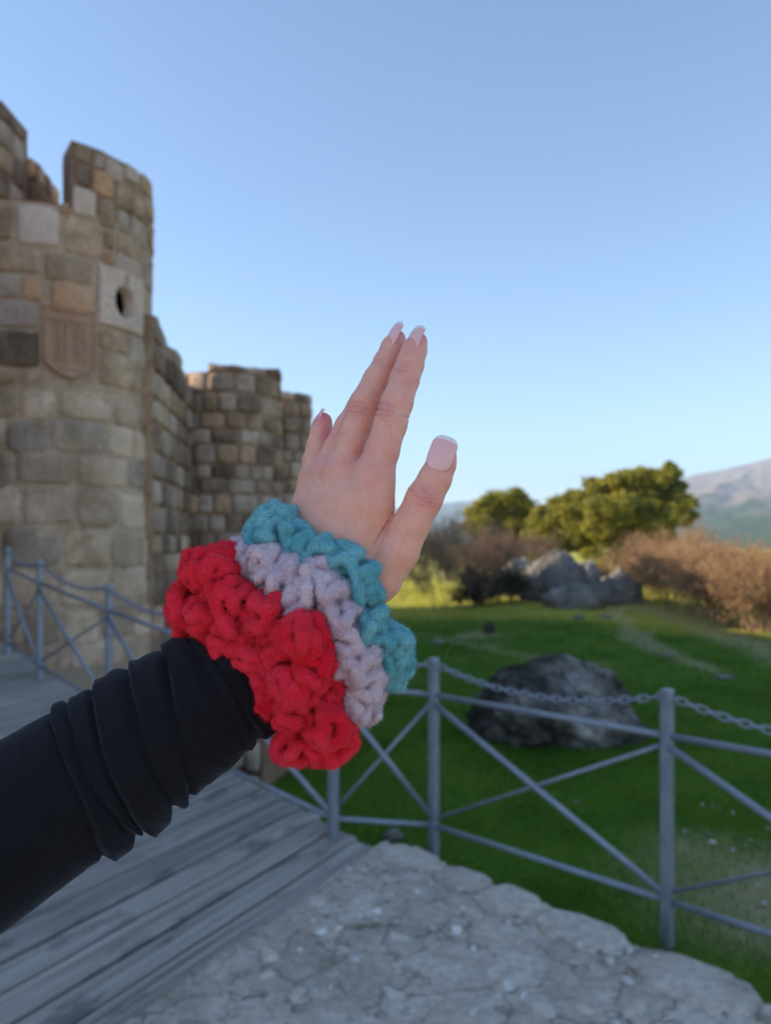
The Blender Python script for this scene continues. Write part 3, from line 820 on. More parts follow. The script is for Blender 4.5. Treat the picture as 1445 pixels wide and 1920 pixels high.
for A, B, ta, tb in zip(posts[:-1], posts[1:], tops[:-1], tops[1:]):
    ua_, la = fpt(A, A[2]), fpt(A, A[3]); ub_, lb = fpt(B, B[2]), fpt(B, B[3])
    hd = Vector((ub_.x-ua_.x, ub_.y-ua_.y, 0)).normalized(); nn = Vector((hd.y, -hd.x, 0))*.019
    bar(ua_, ub_, .0135, 'rail'); bar(la, lb, .0135, 'rail')
    bar(ua_-Vector((0, 0, .03)), lb+Vector((0, 0, .03)), .0140, 'brace', nn)
    bar(la+Vector((0, 0, .03)), ub_-Vector((0, 0, .03)), .0092, 'brace', -nn*.6)
    # chain
    a_ = ta-Vector((0, 0, .025)); b_ = tb-Vector((0, 0, .025)); L = (b_-a_).length; sag = .085*L/1.17
    n = max(6, int(L*1.03/.040)); P0 = None
    pp = [a_.lerp(b_, i/n)-Vector((0, 0, 4*sag*(i/n)*(1-i/n))) for i in range(n+1)]
    for i in range(n):
        m_ = (pp[i]+pp[i+1])/2; d = (pp[i+1]-pp[i]).normalized()
        o = link('chain_link', LINK, None, rail)
        side = d.cross(Vector((0, 0, 1))).normalized(); up = side.cross(d)
        if i % 2: side, up = up, -side
        o.matrix_basis = Matrix.Translation(m_-rail.location) @ Matrix((side, d, up)).transposed().to_4x4()

# ------------------------------------------------------------------ rocks
def rock(name, c, size, seed, mat, label, cat='boulder', group=None, sub=5, rough=.28, fl=.5, sharp=1.0, zcap=9):
    import bmesh
    bm = bmesh.new(); bmesh.ops.create_icosphere(bm, subdivisions=sub, radius=1)
    off = Vector((seed*3.1, seed*1.7, seed*.9))
    for v in bm.verts:
        p = v.co.copy(); n = mnoise.fractal(p*1.3+off, 1, 2.1, 5)*rough
        cell = mnoise.voronoi(p*1.7+off)[0]; n += (cell[1]-cell[0])*.16*sharp-.05
        n += mnoise.fractal(p*7+off, 1, 2.2, 4)*rough*.42
        q_ = p*(1+n)
        # flatten the facets a bit
        for axis in ((.8, .3, .5), (-.6, .5, .62), (.1, -.85, .5)):
            a3 = Vector(axis).normalized(); t = q_.dot(a3)
            if t > .82: q_ -= a3*(t-.82)*.7
        if q_.z > zcap: q_.z = zcap+(q_.z-zcap)*.35
        if q_.z < -fl: q_.z = -fl
        v.co = Vector((q_.x*size[0], q_.y*size[1], q_.z*size[2]))
    me = bpy.data.meshes.new(name); bm.to_mesh(me); bm.free()
    me.polygons.foreach_set('use_smooth', [True]*len(me.polygons)); me.materials.append(mat)
    o = bpy.data.objects.new(name, me); COL.objects.link(o); o.location = c
    return tag(o, label, cat, group)
def rock_px(px, ybase, wpx, ytop, seed, mat, label, depth=1.0, **kw):
    x, d = gpt(px, ybase); d += 0; s = d/F_PX
    wv = wpx*s/2; hv = (ybase-ytop)*s
    sz = (wv*.95, wv*depth, hv/1.42)
    return rock('boulder', (x, d+wv*depth*.75, float(ground(x, d))+sz[2]*.42), sz, seed, mat, label, **kw)
rock_px(1058, 1402, 318, 1222, 5.3, BOULDER, 'dark lichen-spotted boulder lying on the grass behind the chain', .75, sub=6, rough=.32, sharp=1.7, zcap=.62)
rock_px(1052, 1122, 128, 1030, 4.2, OUTCROP, 'tall domed grey boulder at the top of the rock outcrop', .8, rough=.22, sharp=.9)
rock_px(975, 1118, 92, 1046, 5.1, OUTCROP, 'square grey boulder left of the tallest dome in the outcrop', .7, rough=.22, sharp=.9)
rock_px(1165, 1136, 90, 1076, 6.7, OUTCROP, 'low grey boulder at the right end of the rock outcrop', .7)
rock_px(1085, 1143, 120, 1098, 7.9, OUTCROP, 'flat grey slab of rock at the foot of the tallest dome', .5)
rock_px(1020, 1128, 70, 1098, 8.4, OUTCROP, 'small pale boulder low in the middle of the outcrop', .6)
rock_px(1005, 1120, 60, 1048, 12.6, OUTCROP, 'narrow grey boulder wedged between the square one and the dome', .9, sharp=1.2)
rock_px(1108, 1126, 60, 1058, 13.7, OUTCROP, 'grey shoulder of rock leaning on the right side of the dome', .9, sharp=1.2)
rock_px(1135, 1138, 70, 1095, 15.1, OUTCROP, 'low cracked rock in front of the shoulder of the dome', .6, sharp=1.2)
rock_px(960, 1126, 60, 1080, 16.9, OUTCROP, 'low rock below the square grey boulder', .6, sharp=1.2)
rock_px(1192, 1136, 38, 1095, 9.4, OUTCROP, 'small upright rock ending the outcrop beside the orange scrub', .7)
for i, (px, py, wp, hp, lab) in enumerate([
    (1362, 1275, 44, 9, 'flat pale stone set in the dirt path at the right'), (1136, 1160, 24, 8, 'flat pale stone on the grass just below the outcrop, right one of two'),
    (1087, 1162, 24, 9, 'flat pale stone on the grass just below the outcrop, left one of two'), (918, 1188, 26, 22, 'small dark rock in the grass left of the outcrop'),
    (1250, 1232, 30, 6, 'thin flat stone in the grass beside the dirt path'), (822, 1208, 28, 8, 'low stone in the grass right of the teal scrunchie'),
    (738, 1578, 40, 20, 'grey cobble lying against the tip of the stone slab'), (1080, 1507, 12, 6, 'tiny white stone in the grass behind the crossed braces'),
    (1325, 1568, 11, 6, 'tiny white stone in the grass right of the near post')]):
    rock_px(px, py, wp, py-hp, 11.3+i*1.9, OUTCROP if i != 3 else BOULDER, lab, .8, cat='stone', sub=3, fl=.3)
peb = []
V = []; Fs = []
for _ in range(420):      # small loose stones in the bare soil at the lower right
    x = random.uniform(1.6, 4.6); y = random.uniform(1.6, 5.0)
    if random.random() > .15+float(dirt(np.array([x]), np.array([y]))[0]): continue
    if EN.x*(x-E0.x)+EN.y*(y-E0.y) < .06: continue
    s0 = random.uniform(.006, .022); z0 = float(ground(x, y)); b0 = len(V); a0 = random.random()*6
    for (dx, dy, dz) in ((1, 0, 0), (0, .8, 0), (-1, 0, 0), (0, -.7, 0), (.5, .3, .7), (-.4, .3, .8), (0, -.4, .6)):
        V.append((x+s0*(dx*math.cos(a0)-dy*math.sin(a0)), y+s0*(dx*math.sin(a0)+dy*math.cos(a0)), z0+s0*dz+.012))
    for f in ((0, 1, 4), (1, 5, 4), (1, 2, 5), (2, 6, 5), (2, 3, 6), (3, 0, 4), (3, 4, 6), (4, 5, 6)): Fs.append(tuple(i+b0 for i in f))
tag(link('gravel', mesh('gravel', V, Fs), PALE), 'loose pale grit in the bare soil beside the slab', 'gravel', kind='stuff')

# ------------------------------------------------------------------ trees
lm = M('oak_leaf', .55, .35); ge = lm.n('ShaderNodeNewGeometry')
cl = lm.ramp(ge.outputs['Random Per Island'], [(0, (.13, .15, .025)), (.5, (.30, .285, .042)), (.85, (.48, .41, .065)), (1, (.58, .48, .085))])
cl = lm.mix(.6, cl, lm.ramp(lm.noise(lm.coord('Object'), .9, 3), [(.35, (.65, .75, .7)), (.65, (1.25, 1.15, .9))]), 'MULTIPLY')
lm.color(cl); tr = lm.n('ShaderNodeBsdfTranslucent'); lm.l(cl, tr.inputs[0]); mx = lm.n('ShaderNodeMixShader'); mx.inputs[0].default_value = .33
lm.l(lm.b.outputs[0], mx.inputs[1]); lm.l(tr.outputs[0], mx.inputs[2]); lm.l(mx.outputs[0], lm.t.nodes['Material Output'].inputs[0])
LEAF = lm.m
bk = M('oak_bark', .95, .1); bk.color(bk.ramp(bk.noise(bk.coord('Object'), 9, 6), [(.3, (.05, .042, .035)), (.7, (.14, .12, .10))])); BARK = bk.m
def leaf_cloud(clumps, per, size):
    Vs = []
    for (c_, r_) in clumps:
        n = int(per*(r_[0]/.9)**2)
        d = rng.normal(size=(n, 3)); d /= np.linalg.norm(d, axis=1, keepdims=True)
        rad = .45+.6*rng.random(n)**.55
        lump = 1+.28*np.sin(d[:, 0]*5+c_.x*3)*np.sin(d[:, 1]*6+c_.y)+.22*np.sin(d[:, 2]*8+c_.z*5)
        p = np.array(c_)+d*np.array(r_)*(rad*lump)[:, None]
        a = rng.normal(size=(n, 3)); a /= np.linalg.norm(a, axis=1, keepdims=True)
        b = np.cross(a, rng.normal(size=(n, 3))); b /= np.linalg.norm(b, axis=1, keepdims=True)
        s_ = (size*(.6+.9*rng.random(n)))[:, None]
        Vs.append(np.stack([p-a*s_, p+b*s_*.55, p+a*s_, p-b*s_*.55], 1))
    V = np.concatenate(Vs).reshape(-1, 3); return V, np.arange(len(V)).reshape(-1, 4)
def limb(V, Fs, a, b, r0, r1, bend=.15, n=5):
    m_ = [a.lerp(b, i/n)+Vector((random.uniform(-1, 1), random.uniform(-1, 1), random.uniform(-.5, .5)))*bend*(b-a).length*math.sin(math.pi*i/n)*.5 for i in range(n+1)]
    v, f = tube_mesh(m_, lambda t: r0+(r1-r0)*t, 6); o_ = len(V); V += v; Fs += [tuple(i+o_ for i in q_) for q_ in f]; return m_
def oak(base_px, d, clumps_px, label, per=420, size=.10):
    """clumps_px: (px,py,radius_px,extra_depth)"""
    s = d/F_PX; x = (base_px-CX)*s; zb = float(ground(x, d)); base = Vector((x, d, zb))
    root = empty('oak_tree', tuple(base), label, 'tree', 'holm oaks beyond the rocks')
    cl_ = [(at(px, py, d+dd), (rp*s, rp*s*1.05, rp*s*.82)) for px, py, rp, dd in clumps_px]
    top = sum((c_ for c_, _ in cl_), Vector())/len(cl_)
    V, Fs = [], []
    fork = base.lerp(Vector((top.x, top.y, top.z)), .35)
    limb(V, Fs, base-Vector((0, 0, .2)), fork, .30, .22, .1)
    o = link('trunk', mesh('trunk', V, Fs, True), BARK); world_child(o, root)
    V, Fs = [], []
    for c_, r_ in cl_:
        m_ = limb(V, Fs, fork, c_, .12, .03, .2)
        for _ in range(3): limb(V, Fs, m_[3], c_+Vector([random.uniform(-1, 1)*r_[0] for _ in range(3)]), .04, .012, .2, 3)
    o = link('branches', mesh('branches', V, Fs, True), BARK); world_child(o, root); o.name = 'limb'
    # every clump is itself made of smaller tufts, so the outline stays ragged
    tuf = []
    for c_, r_ in cl_:
        for _ in range(13):
            dv = Vector((random.gauss(0, 1), random.gauss(0, 1), random.gauss(0, 1))).normalized()
            rr = random.uniform(.28, .5); tuf.append((c_+Vector((dv.x*r_[0], dv.y*r_[1], dv.z*r_[2]))*random.uniform(.45, .95), tuple(q_*rr for q_ in r_)))
        tuf.append((c_, tuple(q_*.6 for q_ in r_)))
    Vv, Ff = leaf_cloud(tuf, per, size)
    o = link('crown', mesh_np('crown', Vv, Ff, False), LEAF); world_child(o, root)
oak(945, 40, [(905, 955, 32, 0), (935, 945, 30, 1), (975, 945, 32, 0), (900, 985, 28, -1), (950, 985, 34, 0), (990, 975, 22, 1), (925, 1010, 30, 0), (975, 1010, 28, 0)],
    'round holm oak left of the biggest tree, behind the bare scrub', 3000, .068)
oak(1050, 38, [(1030, 970, 34, 0), (1065, 950, 36, 1), (1020, 1000, 30, 0), (1075, 985, 38, -1), (1050, 1015, 28, 0), (1100, 1010, 30, 0), (1004, 985, 24, 1), (1012, 965, 22, 0), (1000, 1010, 22, 0), (1095, 945, 30, 1)],
    'middle holm oak with a low yellow-green crown against the biggest tree', 3000, .068)
oak(1150, 36, [(1125, 915, 34, 1), (1165, 905, 36, 0), (1215, 905, 36, 0), (1255, 905, 34, 1), (1265, 945, 36, 0), (1140, 955, 40, -1), (1195, 950, 42, 0), (1240, 975, 36, -1),
               (1285, 972, 22, 0), (1150, 1000, 36, 0), (1200, 1005, 34, 1), (1110, 1040, 20, 0), (1165, 1040, 24, 0), (1240, 1010, 22, 0), (1130, 985, 30, -1), (1255, 880, 16, 0), (1180, 975, 36, 1), (1225, 940, 34, 1), (1100, 935, 28, 1), (1160, 930, 34, 1), (1210, 985, 30, 0)],
    'biggest holm oak with a wide domed crown above the rocks', 3000, .068)
oak(1125, 33, [(1127, 1068, 24, 0), (1120, 1052, 16, .4)], 'small bright green young oak seen through the gap above the rocks', 1500)

# ------------------------------------------------------------------ scrub
def twig_mat(name, lo, hi):
    m = M(name, .85, .15); ge = m.n('ShaderNodeNewGeometry')
    m.color(m.ramp(ge.outputs['Random Per Island'], [(0, lo), (1, hi)])); return m.m
TW_ORANGE = twig_mat('twig_orange', (.22, .13, .075), (.46, .29, .17)); TW_BROWN = twig_mat('twig_brown', (.10, .065, .05), (.26, .17, .13)); TW_DARK = twig_mat('twig_dark', (.035, .03, .028), (.12, .10, .085))
LITTER = twig_mat('dry_leaf', (.26, .15, .07), (.50, .32, .16)); LITTER2 = twig_mat('dull_leaf', (.11, .075, .055), (.26, .17, .12)); DKLEAF = twig_mat('bramble_leaf', (.025, .032, .018), (.09, .09, .05))
def scrub(px, ybase, wpx, ytop, twm, lfm, label, stems=26, leafn=2600, group=None, cat='bush', lsz=.022, dback=0):
    x, d = gpt(px, ybase); d += dback; s = d/F_PX; x = (px-CX)*s; base = Vector((x, d, float(ground(x, d)))); H = (ybase-ytop)*s*.80; Wd = wpx*s/2
    root = empty('bush', tuple(base), label, cat, group)
    A_ = []; B_ = []; ra = []; rb = []; tipsl = []
    def grow(p, dirv, L, r, lev):
        n = 4; q_ = p
        for i in range(n):
            dirv = (dirv+Vector((random.gauss(0, .16), random.gauss(0, .16), random.gauss(.02, .12)))).normalized()
            q2 = q_+dirv*L/n; A_.append(q_); B_.append(q2); ra.append(r*(1-i/n*.5)); rb.append(r*(1-(i+1)/n*.5))
            if lev < 3 and i > 0:
                for _ in range(2 if lev else 3):
                    dv = (dirv+Vector((random.gauss(0, .6), random.gauss(0, .6), random.gauss(.1, .4)))).normalized()
                    grow(q2, dv, L*random.uniform(.35, .6), r*.5, lev+1)
            q_ = q2
        if lev >= 2: tipsl.append(q_)
    for k in range(stems):
        b0 = base+Vector((random.uniform(-1, 1)*Wd*.8, random.uniform(-1, 1)*Wd*.5, -.05))
        out = (b0.x-base.x)/max(Wd, .1)
        grow(b0, Vector((out*.5+random.gauss(0, .2), random.gauss(0, .25), 1)).normalized(), H*random.uniform(.55, .85), .012, 0)
    A_ = np.array([tuple(v) for v in A_]); B_ = np.array([tuple(v) for v in B_]); ra = np.array(ra)[:, None]*1.0; rb = np.array(rb)[:, None]*1.0
    ra = np.maximum(ra, .0028); rb = np.maximum(rb, .0022)
    D = B_-A_; D /= np.linalg.norm(D, axis=1, keepdims=True)+1e-9; S_ = np.cross(D, [0.3, .8, .52]); S_ /= np.linalg.norm(S_, axis=1, keepdims=True)+1e-9; U_ = np.cross(S_, D)
    ring = lambda P, r: [P+S_*r*math.cos(t)+U_*r*math.sin(t) for t in (0, 2.094, 4.189)]
    V = np.stack(ring(A_, ra)+ring(B_, rb), 1); n = len(V); idx = np.arange(n)[:, None]*6
    Fc = np.concatenate([idx+np.array([[0, 1, 4, 3]]), idx+np.array([[1, 2, 5, 4]]), idx+np.array([[2, 0, 3, 5]])])
    world_child(link('twigs', mesh_np('twigs', V.reshape(-1, 3), Fc, False), twm), root).name = 'branch'
    T_ = np.array([tuple(v) for v in tipsl]); ids = rng.integers(0, len(T_), leafn); P_ = T_[ids]+rng.normal(size=(leafn, 3))*.06
    a = rng.normal(size=(leafn, 3)); a /= np.linalg.norm(a, axis=1, keepdims=True); b = np.cross(a, rng.normal(size=(leafn, 3))); b /= np.linalg.norm(b, axis=1, keepdims=True)
    s_ = (lsz*(.5+rng.random(leafn)))[:, None]
    V = np.stack([P_-a*s_, P_+b*s_*.5, P_+a*s_, P_-b*s_*.5], 1).reshape(-1, 3)
    o = link('foliage', mesh_np('foliage', V, np.arange(len(V)).reshape(-1, 4), False), lfm); world_child(o, root)
right = [(1235, 1128, 90, 1010, 'leftmost orange-brown bush right of the outcrop'), (1285, 1146, 90, 1003, 'second orange-brown bush from the outcrop, under the biggest oak'),
         (1335, 1160, 95, 1018, 'third orange-brown bush from the outcrop, mid thicket'), (1388, 1176, 95, 1030, 'fourth orange-brown bush, above the sunlit grass strip'),
         (1440, 1188, 100, 1045, 'tawny bush cut by the right edge of the photo')]
for i, (px, yb, wp, yt, lab) in enumerate(right): scrub(px, yb, wp, yt, TW_ORANGE, LITTER, lab, 24, 5200, 'orange scrub on the right')
for i, (px, wp, yt) in enumerate([(1500, 110, 1035), (1570, 120, 1030), (1650, 130, 1020)]): scrub(px, 1190, wp, yt, TW_ORANGE, LITTER, ['tawny bush just outside the right edge, next in the thicket', 'tawny bush second outside the right edge of the photo', 'tawny bush ending the thicket far outside the right edge'][i], 18, 3500, 'orange scrub on the right')
scrub(1260, 1105, 110, 985, TW_ORANGE, LITTER, 'taller russet bush rising behind the left end of the thicket', 26, 5200, 'orange scrub on the right')
scrub(1360, 1110, 130, 1010, TW_ORANGE, LITTER, 'pale russet bush behind the middle of the thicket', 26, 5200, 'orange scrub on the right')
scrub(915, 1108, 110, 992, TW_BROWN, LITTER2, 'brown leafless bush below the left oak', 26, 3600, 'brown scrub on the left', dback=3)
scrub(975, 1104, 90, 1000, TW_BROWN, LITTER2, 'brown leafless bush between the left oak and the rocks', 24, 3200, 'brown scrub on the left', dback=3)
scrub(838, 1146, 90, 978, TW_BROWN, LITTER2, 'small bare tree with a thin stem standing in the sunlit grass', 9, 1500, 'brown scrub on the left', cat='bush')
scrub(800, 1100, 70, 985, TW_DARK, LITTER2, 'dark twiggy bush right beside the wrist', 22, 1800, 'brown scrub on the left', dback=4)
scrub(870, 1098, 80, 980, TW_DARK, LITTER2, 'dark twiggy bush behind the small bare tree', 22, 2000, 'brown scrub on the left', dback=4)
scrub(925, 1132, 90, 1062, TW_DARK, DKLEAF, 'dark bramble left of the rock outcrop', 26, 4200, 'brambles', lsz=.03)
scrub(885, 1138, 50, 1092, TW_DARK, DKLEAF, 'low bramble at the edge of the sunlit grass', 16, 2200, 'brambles', lsz=.03)

# ------------------------------------------------------------------ distance fields
class Field:
    def __init__(s, lo, hi, h):
        s.lo = np.array(lo, float); s.h = h; s.n = np.ceil((np.array(hi)-s.lo)/h).astype(int)+1
        s.F = np.full(tuple(s.n), .05, dtype=np.float32)
    def blk(s, a, b, r):
        lo = np.maximum(((np.minimum(a, b)-r-s.lo)/s.h).astype(int), 0); hi = np.minimum(((np.maximum(a, b)+r-s.lo)/s.h).astype(int)+2, s.n)
        if (hi <= lo).any(): return None, None
        sl_ = tuple(slice(l_, h_) for l_, h_ in zip(lo, hi))
        g_ = np.meshgrid(*[s.lo[i]+s.h*np.arange(lo[i], hi[i]) for i in range(3)], indexing='ij')
        return sl_, g_
    def cone(s, a, b, ra, rb, k=0., pad=.012, squash=None):
        a = np.array(a, float); b = np.array(b, float); sl_, g_ = s.blk(a, b, max(ra, rb)+pad+k)
        if sl_ is None: return
        ab = b-a; L2 = (ab**2).sum()+1e-12
        px, py, pz = g_[0]-a[0], g_[1]-a[1], g_[2]-a[2]
        t = np.clip((px*ab[0]+py*ab[1]+pz*ab[2])/L2, 0, 1)
        d = np.sqrt((px-t*ab[0])**2+(py-t*ab[1])**2+(pz-t*ab[2])**2)-(ra+(rb-ra)*t)
        s.union(sl_, d, k)
    def ell(s, c_, r, k=0., pad=.012):
        c_ = np.array(c_, float); r = np.array(r, float); sl_, g_ = s.blk(c_, c_, r.max()+pad+k)
        if sl_ is None: return
        q_ = [(g_[i]-c_[i])/r[i] for i in range(3)]; k0 = np.sqrt(q_[0]**2+q_[1]**2+q_[2]**2); k1 = np.sqrt((q_[0]/r[0])**2+(q_[1]/r[1])**2+(q_[2]/r[2])**2)+1e-9
        s.union(sl_, k0*(k0-1)/k1, k)
    def union(s, sl_, d, k):
        o = s.F[sl_]
        if k <= 0: s.F[sl_] = np.minimum(o, d)
        else:
            h_ = np.maximum(k-np.abs(o-d), 0)/k; s.F[sl_] = np.minimum(o, d)-h_*h_*k*.25
def smin(a, b, k):
    h_ = np.maximum(k-np.abs(a-b), 0)/k; return np.minimum(a, b)-h_*h_*k*.25
def nets(F, lo, h):
    """surface nets: quads round every crossing of the zero level"""
    S_ = F < 0; nx, ny, nz = F.shape
    c000 = S_[:-1, :-1, :-1].astype(np.int8)
    cnt = np.zeros_like(c000)
    for i in (0, 1):
        for j in (0, 1):
            for k in (0, 1): cnt = cnt+S_[i:nx-1+i, j:ny-1+j, k:nz-1+k]
    act = (cnt > 0) & (cnt < 8); ii, jj, kk = np.nonzero(act); N = len(ii)
    vid = np.full(act.shape, -1, np.int64); vid[ii, jj, kk] = np.arange(N)
    acc = np.zeros((N, 3)); w_ = np.zeros(N)
    corners = [(i, j, k) for i in (0, 1) for j in (0, 1) for k in (0, 1)]
    for a in range(8):
        for b in range(a+1, 8):
            A_ = corners[a]; B_ = corners[b]
            if sum(abs(x-y) for x, y in zip(A_, B_)) != 1: continue
            fa = F[ii+A_[0], jj+A_[1], kk+A_[2]]; fb = F[ii+B_[0], jj+B_[1], kk+B_[2]]
            m_ = (fa < 0) != (fb < 0); t = np.where(m_, fa/(fa-fb+1e-20), 0)
            for x in range(3): acc[:, x] += np.where(m_, A_[x]+t*(B_[x]-A_[x]), 0)
            w_ += m_
    V = (np.stack([ii, jj, kk], 1)+acc/w_[:, None])*h+np.array(lo)
    Q = []
    for ax_i in range(3):
        d = [0, 0, 0]; d[ax_i] = 1
        u_ = (ax_i+1) % 3; v_ = (ax_i+2) % 3
        a = S_[tuple(slice(0, S_.shape[x]-d[x]) for x in range(3))]; b = S_[tuple(slice(d[x], None) for x in range(3))]
        e = np.nonzero(a != b); e = np.stack(e, 1)
        ok = (e[:, u_] > 0) & (e[:, v_] > 0) & (e[:, u_] < F.shape[u_]-1) & (e[:, v_] < F.shape[v_]-1); e = e[ok]
        inside = a[e[:, 0], e[:, 1], e[:, 2]]
        def cell(du, dv):
            c_ = e.copy(); c_[:, u_] -= du; c_[:, v_] -= dv; return vid[c_[:, 0], c_[:, 1], c_[:, 2]]
        q_ = np.stack([cell(1, 1), cell(0, 1), cell(0, 0), cell(1, 0)], 1)
        q_[~inside] = q_[~inside][:, ::-1]; Q.append(q_)
    Q = np.concatenate(Q); Q = Q[(Q >= 0).all(1)]
    return V, Q
def relax(V, Q, it=2, lam=.5):
    for _ in range(it):
        acc = np.zeros_like(V); n = np.zeros(len(V))
        for i in range(4):
            a, b = Q[:, i], Q[:, (i+1) % 4]
            np.add.at(acc, a, V[b]); np.add.at(n, a, 1); np.add.at(acc, b, V[a]); np.add.at(n, b, 1)
        V = V+(acc/n[:, None]-V)*lam
    return V

# ------------------------------------------------------------------ the arm and hand
def J(px, py, d, rpx): p = at(px, py, d); return (np.array(p), rpx*d/F_PX)
def box_of(js, pad):
    P_ = np.array([j[0] for j in js]); r = np.array([j[1] for j in js])[:, None]
    return (P_-r).min(0)-pad, (P_+r).max(0)+pad
index = [J(698, 905, .408, 35), J(716, 845, .411, 32), J(732, 795, .415, 30.5), J(744, 755, .419, 29.5), J(758, 712, .425, 27.5), J(768, 684, .429, 26), J(776, 658, .433, 23.5), J(782, 642, .436, 19.5)]
middle = [J(642, 895, .420, 32), J(656, 838, .424, 28.5), J(669, 800, .428, 28), J(683, 758, .432, 28), J(706, 712, .438, 25), J(724, 680, .443, 23.5), J(736, 652, .447, 21.5), J(743, 636, .450, 17.5)]
ring = [J(612, 895, .430, 29), J(632, 842, .436, 26), J(652, 800, .441, 24), J(674, 764, .446, 23), J(698, 728, .451, 20), J(716, 702, .455, 18), J(724, 690, .457, 15)]
pinky = [J(588, 908, .438, 26.5), J(590, 866, .442, 23), J(595, 838, .446, 20.5), J(600, 816, .449, 19), J(604, 800, .452, 18), J(606, 790, .454, 16.5)]
thumb = [J(655, 1128, .404, 44), J(708, 1085, .401, 44), J(746, 1034, .400, 39), J(771, 983, .399, 34.5), J(795, 935, .399, 34), J(815, 898, .400, 30.5), J(827, 870, .401, 27), J(832, 856, .402, 24)]
palm = [[J(698, 905, .408, 35), J(688, 950, .407, 42), J(668, 1020, .406, 44), J(634, 1105, .407, 44)],
        [J(642, 895, .420, 32), J(640, 960, .415, 40), J(628, 1020, .413, 44), J(612, 1110, .411, 44)],
        [J(612, 895, .430, 29), J(606, 960, .423, 38), J(602, 1020, .420, 42), J(600, 1110, .414, 42)],
        [J(588, 908, .438, 26.5), J(588, 960, .432, 34), J(590, 1010, .428, 38), J(588, 1095, .418, 42)]]
arm = [J(640, 1090, .409, 55), J(600, 1140, .408, 66), J(560, 1180, .407, 68), J(500, 1230, .406, 72), J(430, 1285, .403, 80)]
allj = index+middle+ring+pinky+thumb+sum(palm, [])+arm
lo, hi = box_of(allj, .012); H_ = .00072
def chain_field(js, k, base=None):
    f = Field(lo, hi, H_) if base is None else base
    for a, b in zip(js[:-1], js[1:]): f.cone(a[0], b[0], a[1], b[1], k)
    return f
pf = Field(lo, hi, H_)
for m_ in palm: chain_field(m_, .010, pf)
chain_field(arm, .014, pf)
# the tendons over the knuckles and the fleshy web keep the back of the hand from being smooth
total = None
for js, k in ((pinky, .006), (ring, .006), (middle, .007), (index, .008), (thumb, .0035)):
    f = chain_field(js, .0022)
    g_ = smin(f.F, pf.F, k); total = g_ if total is None else smin(total, g_, .0009)
    del f
V, Q = nets(total, lo, H_); del total
V = relax(V, Q, 3, .5); Nn = normals(V, Q)
if ((V-V.mean(0))*Nn).sum() < 0: Q = Q[:, ::-1].copy(); Nn = -Nn
# photo-pixel position of every vertex, for carving creases where the photo shows them
PXY = np.stack([V[:, 0]/V[:, 1]*F_PX+CX, HY-(V[:, 2]-EYE)/V[:, 1]*F_PX], 1)
front = (Nn[:, 1] < .25)
CREASE = np.zeros(len(V))
def crease(pts_, depth, wpx, dmax=None):
    global V, CREASE
    d = seg_dist(PXY[:, 0], PXY[:, 1], pts_)
    CREASE = np.maximum(CREASE, min(1, depth/.0004)*np.exp(-(d/(wpx*1.1))**2)*front)
    V = V-Nn*(depth*np.exp(-(d/wpx)**2)*front)[:, None]
    V = V+Nn*(depth*.35*np.exp(-((d-wpx*2.2)/wpx)**2)*front)[:, None]
MM = .001
for p_, dp in (([(660, 755), (672, 752), (684, 757)], .25), ([(657, 763), (671, 762), (686, 766)], .35), ([(657, 772), (671, 773), (684, 774)], .30), ([(660, 779), (674, 781)], .18),
               ([(708, 758), (722, 755), (737, 763)], .25), ([(705, 768), (722, 770), (738, 772)], .35), ([(706, 778), (722, 780), (736, 780)], .30), ([(710, 787), (728, 789)], .18),
               ([(742, 692), (750, 695), (762, 694)], .22), ([(744, 698), (752, 699)], .12), ([(704, 679), (714, 674), (724, 673)], .22),
               ([(770, 917), (785, 930), (805, 936), (820, 937)], .35), ([(775, 927), (788, 936), (800, 941), (815, 945)], .30), ([(768, 906), (785, 917), (800, 925)], .15), ([(780, 945), (796, 950), (812, 951)], .18),
               ([(790, 912), (800, 930), (806, 944)], .14), ([(779, 786), (766, 786), (757, 780)], .3), ([(790, 712), (781, 712)], .25),
               ([(729, 975), (722, 987), (714, 998), (702, 1020)], .5), ([(588, 905), (600, 915)], .12), ([(655, 880), (668, 884)], .0)):
    crease(p_, dp*MM*1.6, 1.6 if dp < .8 else 3)
rk = random.Random(4)
for (cx_, cy_, tx, ty, n_, sp, hw) in ((722, 770, .94, .34, 7, 4.6, 15), (672, 766, .90, .44, 7, 4.4, 14), (795, 934, .89, .46, 8, 5.0, 19), (752, 695, .95, .30, 3, 4.2, 9), (712, 678, .9, .43, 3, 4.2, 9), (640, 812, .93, .36, 3, 4.0, 8)):
    for q_ in range(n_):
        o_ = (q_-(n_-1)/2)*sp+rk.uniform(-1, 1); h_ = hw*(1-.5*abs(q_-(n_-1)/2)/n_*2)*rk.uniform(.7, 1.1); bend = rk.uniform(-2.5, 2.5)+o_*.18
        mx_, my_ = cx_-ty*o_*-1*-1, cy_+tx*o_
        crease([(mx_-tx*h_, my_-ty*h_+rk.uniform(-1, 1)), (mx_-tx*h_*.3, my_-ty*h_*.3+bend), (mx_+tx*h_*.35, my_+ty*h_*.35+bend*.8), (mx_+tx*h_, my_+ty*h_)], rk.uniform(.16, .34)*MM, 1.15)
